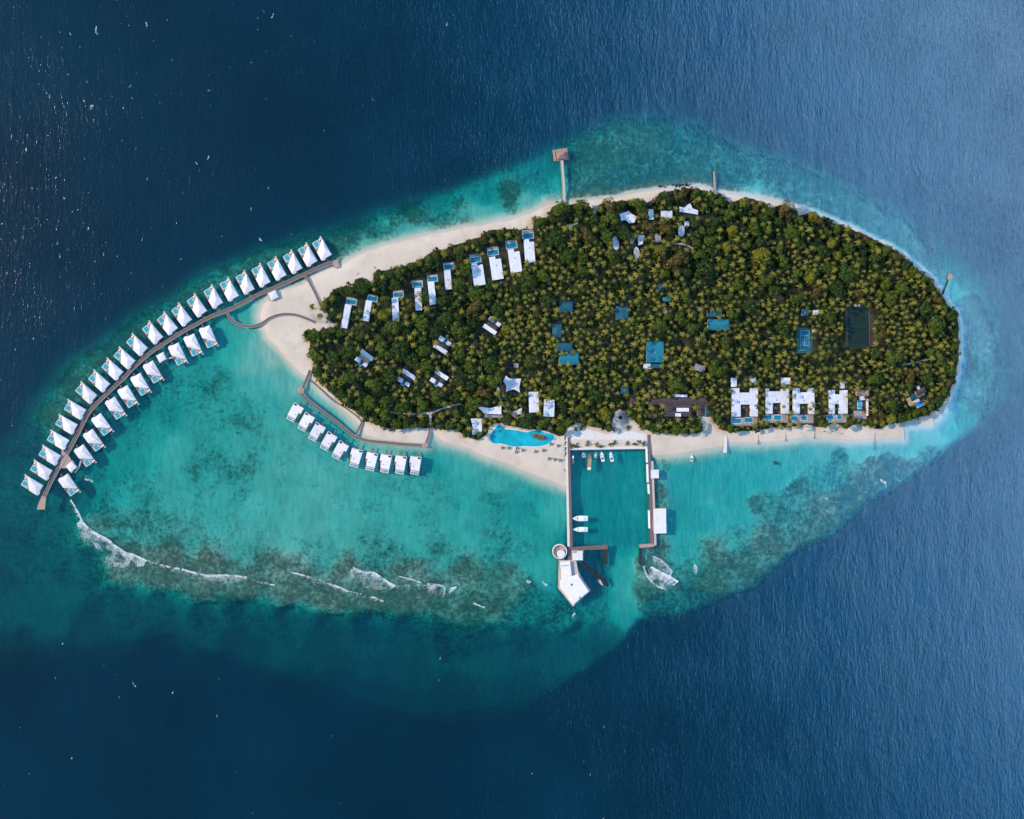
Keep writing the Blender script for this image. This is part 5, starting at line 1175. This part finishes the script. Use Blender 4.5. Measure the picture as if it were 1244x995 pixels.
def auto(x, y, r, edge):
    k = pick(); zn = zone_name(x, y); wv, d_ = where(x, y)
    size = 'small' if r < 6 else 'wide' if r > 9.5 else 'medium'
    trees.append((x, y, r)); o = broad(x, y, r, k, '', 'broadleaf trees in the %s' % zn)
    AUTO.setdefault((size, KN[k], wv), []).append((d_, o))
for (x, y, r) in cand:
    if nb >= 110: break
    if ok_tree(x, y, r, .72): auto(x, y, r, True); nb += 1
tries = 0
while Tn < 292 and tries < 20000:
    tries += 1
    x, y = random.uniform(365,1165), random.uniform(230,530)
    if look(free, x, y) < 6 or random.random() > share(x, y)**1.6: continue
    r = random.choice([6,7,8,9,10,11,12,13])
    if ok_tree(x, y, r, .80): auto(x, y, r, False)
for (size, kn, wv), L_ in AUTO.items():
    L_.sort(key=lambda q: q[0])
    for i, (d_, o) in enumerate(L_):
        o['label'] = '%s %s tree%s %s' % (size, kn, '' if len(L_) == 1 else ' nearest' if i == 0 else ', %s away,' % ORD[i], wv)
# palms
palms = []
pgrid = {}
def pfree(x, y, r):
    i, j = int(x//8), int(y//8)
    for a in (-1,0,1):
        for b in (-1,0,1):
            for (px_, py_, pr) in pgrid.get((i+a, j+b), ()):
                if (x-px_)**2+(y-py_)**2 < (r+pr)**2*.285: return False
    return True
tarr = np.array(trees)
for k in range(45000):
    x, y = random.uniform(362,1168), random.uniform(226,532)
    if look(free, x, y) < (0.4 if x > 1000 and y < 480 else 2.0) or look(exd, x, y) < 0.3: continue
    r = random.choice([3.4,4.2,4.8,5.4,5.8,6.2,6.6])
    if f1s(x, y, 16, 141, 2) < -.14 and random.random() < .85: continue
    if random.random() < min(.9, share(x, y)**1.2*(1.15 if x < 650 else .85)): continue
    dd = np.hypot(tarr[:,0]-x, tarr[:,1]-y)-tarr[:,2]
    if dd.min() < 0.2 and not (random.random() < .04 and dd.min() < -3): continue
    if not pfree(x, y, r): continue
    pgrid.setdefault((int(x//8), int(y//8)), []).append((x, y, r)); palms.append((x, y, r))
    if len(palms) > 3400: break
# a few palms that stand on the pool island, courts and beach
for (x, y, r) in ((651,529.5,3.4),(656,531.5,3.6),(660,530.5,3.0),(598,517,3.6),(594,521,3.0),(908,498,3.4),(904.5,495,3),(943,496,3.0),(952,494,3.2),(976,495,3.4),(984,497,3.2),(966,480,3.2),(1015,497,3),(1002,524,2.2),(601,512,3),(1034,515,3),
                  (1012,524,1.8),(486,358,3.2),(501,343,3.4),(432,358,3.4),(640,276,2.8)):
    palms.append((x, y, r*1.0))
palms.sort(key=lambda p: -p[2])
print('BROAD', Tn, 'PALMS', len(palms))
def palm_h(): return random.uniform(11, 17)
pz = {}
for i, (x, y, r) in enumerate(palms[:298]):
    h_ = palm_h(); zn = zone_name(x, y)
    t = thing('coconut_palm', 'star shaped coconut palm crown %s' % where(x, y)[0], 'palm tree', P(x, y, h_+1)[:2]+(1.2,), random.random()*6.28, 'coconut palms %s' % where(x, y)[0])
    c = bpy.data.objects.new('crown', random.choice(palm_me)); C.objects.link(c); c.parent = t; c.location = (0,0,h_); c.scale = (r/4,)*3
    k = bpy.data.objects.new('trunk', ptr); C.objects.link(k); k.parent = t; k.scale = (1,1,h_/11.2)
VV, FF, TT, RR = [], [], [], []; off = 0
TV, TF = [], []
for (x, y, r) in palms[298:]:
    v, f, t = PC[random.randrange(len(PC))]; h_ = random.uniform(5.0, 14.5); a = random.random()*6.28; s = r/4
    px_, py_, _ = P(x, y, h_+1); ca, sa = math.cos(a), math.sin(a)
    q = np.stack([(v[:,0]*ca-v[:,1]*sa)*s+px_, (v[:,0]*sa+v[:,1]*ca)*s+py_, v[:,2]*s+h_+1.2], 1)
    VV.append(q); FF.append(f+off); TT.append(t); RR.append(np.full(len(v), random.random())); off += len(v)
    b = len(TV)
    for z_, rr_ in ((1.0,.34),(h_+1.1,.18)):
        for k in range(4): TV.append((px_+rr_*math.cos(k*1.5708), py_+rr_*math.sin(k*1.5708), z_))
    TF += [(b+k, b+(k+1)%4, b+4+(k+1)%4, b+4+k) for k in range(4)]
me = np_mesh('palm_grove', np.concatenate(VV), np.concatenate(FF), LM['palmr'], {'tint': np.concatenate(TT), 'rnd': np.concatenate(RR)})
o = bpy.data.objects.new('palm_grove', me); C.objects.link(o); o['kind'] = 'stuff'
me = np_mesh('palm_trunks', TV, TF, M['bark']); o2 = bpy.data.objects.new('palm_grove_trunks', me); C.objects.link(o2); o2['kind'] = 'stuff'; 
# undergrowth
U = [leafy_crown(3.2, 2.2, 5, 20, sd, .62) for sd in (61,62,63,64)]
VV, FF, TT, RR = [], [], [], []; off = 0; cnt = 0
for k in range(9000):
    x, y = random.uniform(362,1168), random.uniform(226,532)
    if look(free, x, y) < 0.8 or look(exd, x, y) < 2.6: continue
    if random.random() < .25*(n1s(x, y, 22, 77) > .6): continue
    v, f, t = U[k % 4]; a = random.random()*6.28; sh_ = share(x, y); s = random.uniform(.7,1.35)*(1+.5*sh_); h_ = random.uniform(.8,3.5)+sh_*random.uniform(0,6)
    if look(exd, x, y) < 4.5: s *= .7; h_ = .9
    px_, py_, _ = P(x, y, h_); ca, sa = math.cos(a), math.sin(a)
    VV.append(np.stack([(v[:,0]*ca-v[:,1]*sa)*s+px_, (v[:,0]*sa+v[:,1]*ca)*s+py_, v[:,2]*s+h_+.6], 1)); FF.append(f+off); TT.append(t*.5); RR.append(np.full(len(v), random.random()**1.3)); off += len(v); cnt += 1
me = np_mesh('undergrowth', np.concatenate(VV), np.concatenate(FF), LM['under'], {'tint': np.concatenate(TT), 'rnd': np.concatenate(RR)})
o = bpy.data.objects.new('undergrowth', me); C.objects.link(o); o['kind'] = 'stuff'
print('UNDER', cnt)
# bushes at the harbour head and on the beaches
v, f, t = leafy_crown(3.0, 2.0, 7, 34, 81, .45); bush_me = [np_mesh('bush_leaves', v, f, LM['green'], {'tint': t})]
v, f, t = leafy_crown(3.0, 1.8, 6, 34, 82, .45); bush_me.append(np_mesh('bush_leaves', v, f, LM['olive'], {'tint': t}))
HB = [(694,542,3.4),(700,541.5,4),(713,538.5,3.6),(725,540,3.2),(730,542,3),(741.5,540,3),(746,537.5,3),(762,538.8,3),(771,540,3.2),(776.5,536.8,2.8),(782.5,539,3.4)]
for i, (x, y, r) in enumerate(HB):
    o = bpy.data.objects.new('bush', bush_me[0 if i in (2,10) else i % 2]); C.objects.link(o); o.location = P(x, y, 2)[:2]+(1.2,); s = r/3; o.scale = (s*1.15, s*.9, s); o.rotation_euler = (0,0,random.random()*6)
    tag(o, 'low bush in the planting row behind the quay, %s from the west mole' % ORD[i], 'bush', 'bushes behind the harbour quay')
VP = [(687.5,532),(687.7,539),(687.9,546),(688,552)]
for i, (x, y) in enumerate(VP):
    o = bpy.data.objects.new('bush', bush_me[0]); C.objects.link(o); o.location = P(x-.8, y, 2)[:2]+(1.2,); o.scale = (.5,1.1,.6)
    tag(o, 'narrow hedge bush on the beach side of the west mole, %s from the trees' % ORD[i], 'bush', 'hedge bushes beside the west mole')
for i, (x, y, r, lb) in enumerate(((435,332.5,1.0,'tiny dark palm sapling on the sand west of the beach villas'),(455,325,1.2,'tiny dark shrub on the north-western beach near the round tree'),(475,325,1.4,'small shrub where the north-western trees begin'),
                                  (700,521,3,'bush at the north-west corner of the harbour promenade'),(708,520,4,'wide bush in the sandy court north of the promenade'),(745,521,3.4,'bush west of the well plaza'),(764,520,3.4,'bush east of the well plaza'),
                                  (510.8,313.5,1,'tiny sapling in front of the north-western tree line'))):
    o = bpy.data.objects.new('bush', bush_me[i % 2]); C.objects.link(o); s = r/3; o.location = P(x, y, 2)[:2]+(1.2,); o.scale = (s,s,s); tag(o, lb, 'bush')
